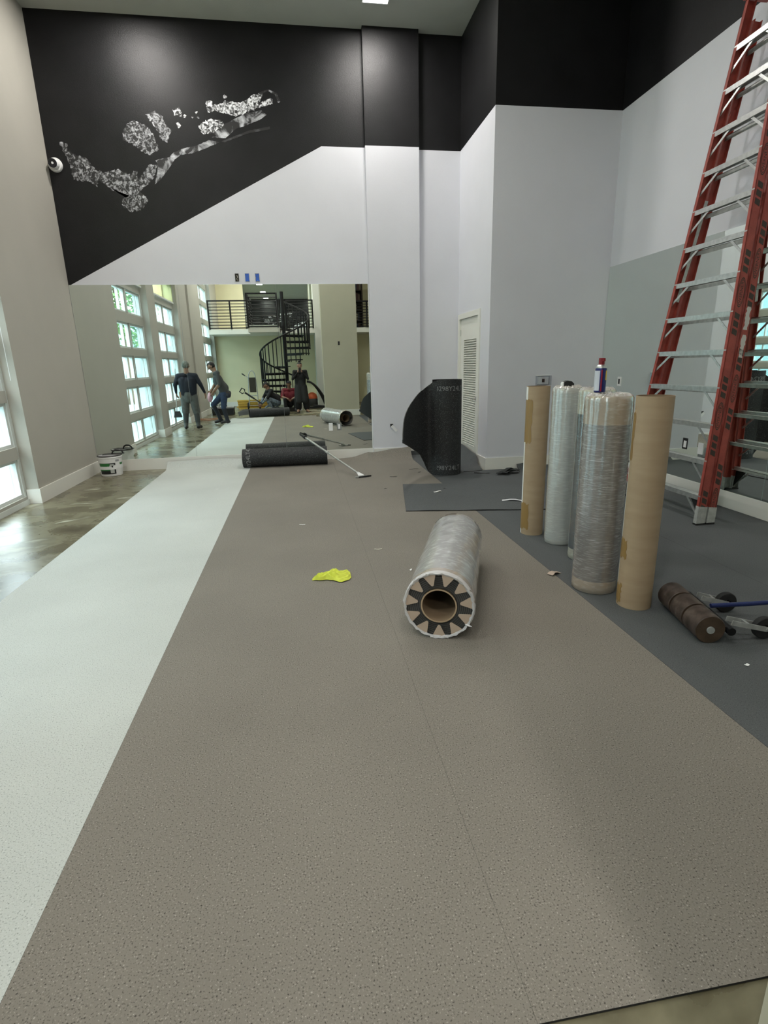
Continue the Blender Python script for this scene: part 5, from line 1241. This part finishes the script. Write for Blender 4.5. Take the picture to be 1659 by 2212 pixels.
# his long handled dustpan
t = thing('lobby_dustpan', 'long handled black dustpan held by the man in navy', 'dustpan', (-2.97, 2.80, .25))
MB().tube([(-2.905, 2.815, 1.43), (-2.95, 2.80, .85), (-2.985, 2.79, .40)], .011, 8).build('handle', M_aluflat, t)
b = MB(); b.prism([(-3.08 + .02, 2.72, .30), (-2.88, 2.72, .30), (-2.93, 2.74, .44), (-3.02, 2.74, .44)], (0, .12, -.01)); b.build('pan', M_dark, t, 0)
# man in charcoal tee stepping towards the windows
J = dict(neck=(0, .19, 1.35), chest=(0, .13, 1.22), shL=(-.19, .14, 1.30), shR=(.19, .12, 1.31), elL=(-.25, .20, 1.04), elR=(.25, .10, 1.03), wrL=(-.13, .33, .86), wrR=(.17, .27, .83),
         hipL=(-.09, 0, .79), hipR=(.09, 0, .79), kneeL=(-.11, .31, .50), kneeR=(.11, .05, .43), ankL=(-.11, .15, .10), ankR=(.11, -.02, .085), toeL=(-.12, .29, .045), toeR=(.12, .13, .05))
cp = limbs(J, (1, 0, 2, 3, 4), 1.0)
cp += [(( .09, -.12, .80), (.16, -.10, .74), .06, .065, 3), ((-.1, -.11, .80), (.1, -.13, .80), .05, .05, 3)]
t, bd, X2 = person('man in charcoal tee and jeans stepping across with bent head', (-1.96, 1.78, z0), (-1, .12), J, [M_skin2, C_tee, C_jean, C_shin, C_shoe, M_hair], cp,
    [((-.13, .33, .86), (.1, .45, -.9), (1, 0, 0), .9), ((.17, .27, .83), (-.2, .5, -.9), (-1, 0, 0), .9)], ((0, .265, 1.475), (0, .85, -.60), .098, 5))
MB().obox(X2((.15, -.09, .76)), (.06, 0, 0), (0, .025, 0), (0, 0, .07)).build('tool_pouch', mat('brown_pouch', (.06, .045, .035), .8), t, 0)
b = MB(); c = Vector(X2((.0, .37, .70)))
def Fbg(u, v):
    a = 2 * PI * u; r = .07 * math.sin(PI * (.12 + .80 * v)) * (1 + .12 * math.sin(3 * a + 4 * v)); return (c.x + r * math.cos(a), c.y + r * math.sin(a), c.z - .12 + .24 * v)
vs = [Fbg(i / 20, j / 10) for j in range(11) for i in range(20)]
b.add(vs, [(j * 20 + i, j * 20 + (i + 1) % 20, (j + 1) * 20 + (i + 1) % 20, (j + 1) * 20 + i) for j in range(10) for i in range(20)] + [tuple(range(19, -1, -1)), tuple(200 + i for i in range(20))])
tag(b.build('plastic_bag', mat('pink_plastic', (.70, .40, .46), .4)), 'pink plastic bag in the hands of the man in charcoal tee', 'bag')
# woman with phone
J = dict(neck=(0, .0, 1.31), chest=(0, .01, 1.18), shL=(-.175, 0, 1.265), shR=(.175, 0, 1.265), elL=(-.235, .07, 1.04), elR=(.235, .07, 1.04), wrL=(-.065, .20, 1.235), wrR=(.065, .20, 1.235),
         hipL=(-.085, 0, .80), hipR=(.085, 0, .80), kneeL=(-.10, .03, .45), kneeR=(.12, .03, .45), ankL=(-.105, -.01, .085), ankR=(.15, .0, .085), toeL=(-.14, .15, .04), toeR=(.20, .15, .04))
cp = limbs(J, (1, 1, 2, 1, 0), .88)
for k in ('L', 'R'):
    hp, kn, an = Vector(J['hip' + k]), Vector(J['knee' + k]), Vector(J['ank' + k]); cp += [(hp, kn, .115, .115, 2), (kn, an + Vector((0, 0, .08)), .115, .10, 1)]
cp += [((-.06, .07, .78), (-.08, .11, .38), .085, .10, 2), ((.06, .07, .78), (.10, .11, .38), .085, .10, 2), ((0, 0, .96), (0, 0, .80), .125, .15, 2)]
t, bd, X3 = person('woman in black top and dark apron holding up a phone', (.04, -.95, z0), (0, 1), J, [M_skin, C_blk, C_apron, M_hair], cp,
    [((-.065, .20, 1.235), (.25, .25, 1), (1, -.2, 0), .9), ((.065, .20, 1.235), (-.25, .25, 1), (-1, -.2, 0), .9)], ((0, .03, 1.44), (0, 1, -.05), .094, 3))
b = MB(); b.sphere(X3((0, -.02, 1.575)), (.042, .042, .036), 14); b.build('hair_bun', M_hair, t)
for s in (-1, 1):
    x_ = -.12 if s < 0 else .17; MB().obox(X3((x_, .06, .012)), (.045, 0, 0), (0, .13, 0), (0, 0, .010)).build('sandal', C_shoe, t, 0)
tag(MB().box((.04 - .036, -.95 + .262, z0 + 1.235), (.04 + .036, -.95 + .271, z0 + 1.375)).build('phone', M_dark, smooth=0), 'dark phone held up by the woman in black', 'phone')
# seated worker in red
J = dict(neck=(0, .02, .745), chest=(0, .0, .62), shL=(-.19, 0, .69), shR=(.19, 0, .69), elL=(-.255, .12, .47), elR=(.255, .12, .47), wrL=(-.08, .30, .42), wrR=(.08, .30, .42),
         hipL=(-.09, -.02, .27), hipR=(.09, -.02, .27), kneeL=(-.17, .34, .40), kneeR=(.17, .34, .40), ankL=(-.15, .36, .085), ankR=(.15, .36, .085), toeL=(-.17, .50, .045), toeR=(.17, .50, .045))
t, bd, X4 = person('seated worker in dark red shirt and black cap', (-.34, -1.66, z0), (.05, 1), J, [M_skin2, C_red, C_blk, C_shoe, C_blk], limbs(J, (1, 0, 2, 2, 3), .98),
    [((-.08, .30, .42), (.4, .5, -.4), (1, 0, 0), .7), ((.08, .30, .42), (-.4, .5, -.4), (-1, 0, 0), .7)], ((0, .055, .865), (0, 1, -.35), .096, 4))
b = MB(); b.obox(X4((0, .16, .915)), (.075, 0, 0), (0, .055, 0), (0, 0, .006)); b.build('cap_peak', C_blk, t, 0)
tag(MB().box((-.50, -1.83, z0 + .0005), (-.18, -1.54, z0 + .112)).build('low_crate', mat('dark_crate', (.03, .026, .022), .8), smooth=0), 'low dark crate under the seated worker in red', 'crate')
# crouching worker
J = dict(neck=(0, .16, .73), chest=(0, .08, .63), shL=(-.19, .12, .68), shR=(.19, .12, .68), elL=(-.24, .26, .44), elR=(.24, .28, .46), wrL=(-.10, .42, .27), wrR=(.12, .44, .28),
         hipL=(-.09, -.12, .30), hipR=(.09, -.12, .30), kneeL=(-.13, .22, .10), kneeR=(.16, .26, .43), ankL=(-.12, -.20, .085), ankR=(.15, .12, .085), toeL=(-.12, -.32, .045), toeR=(.16, .27, .045))
t, bd, X5 = person('crouching worker in black vest and paint splashed sleeves and trousers', (-.88, -1.80, z0), (-1, .40), J, [M_skin2, C_blk, C_spl, C_shoe, M_hair], limbs(J, (1, 2, 2, 2, 3), 1.0),
    [((-.10, .42, .27), (.2, .5, -.7), (1, 0, 0), 1.0), ((.12, .44, .28), (-.2, .5, -.7), (-1, 0, 0), 1.0)], ((0, .22, .84), (0, .8, -.6), .096, 4))
# stretcher tool in his hands
t = thing('knee_kicker', 'long black D handled tool in the hands of the crouching worker', 'tool', (-1.3, -1.42, .3))
a, c = Vector((-1.20, -1.40, .26)), Vector((-1.76, -1.44, .66)); d = (c - a).normalized(); s_v = Vector((0, 1, 0)).cross(d).normalized()
MB().tube([a, a.lerp(c, .5)], .016, 10).build('shaft', M_steel, t); MB().beam(a.lerp(c, .45), c - d * .02, .05, .05).build('sleeve', M_dark, t, 0)
b = MB(); b.tube([c + s_v * .02, c + s_v * .075 + d * .03, c + s_v * .07 + d * .13, c - s_v * .07 + d * .13, c - s_v * .075 + d * .03, c - s_v * .02], .018, 10); b.build('d_handle', M_dark, t)
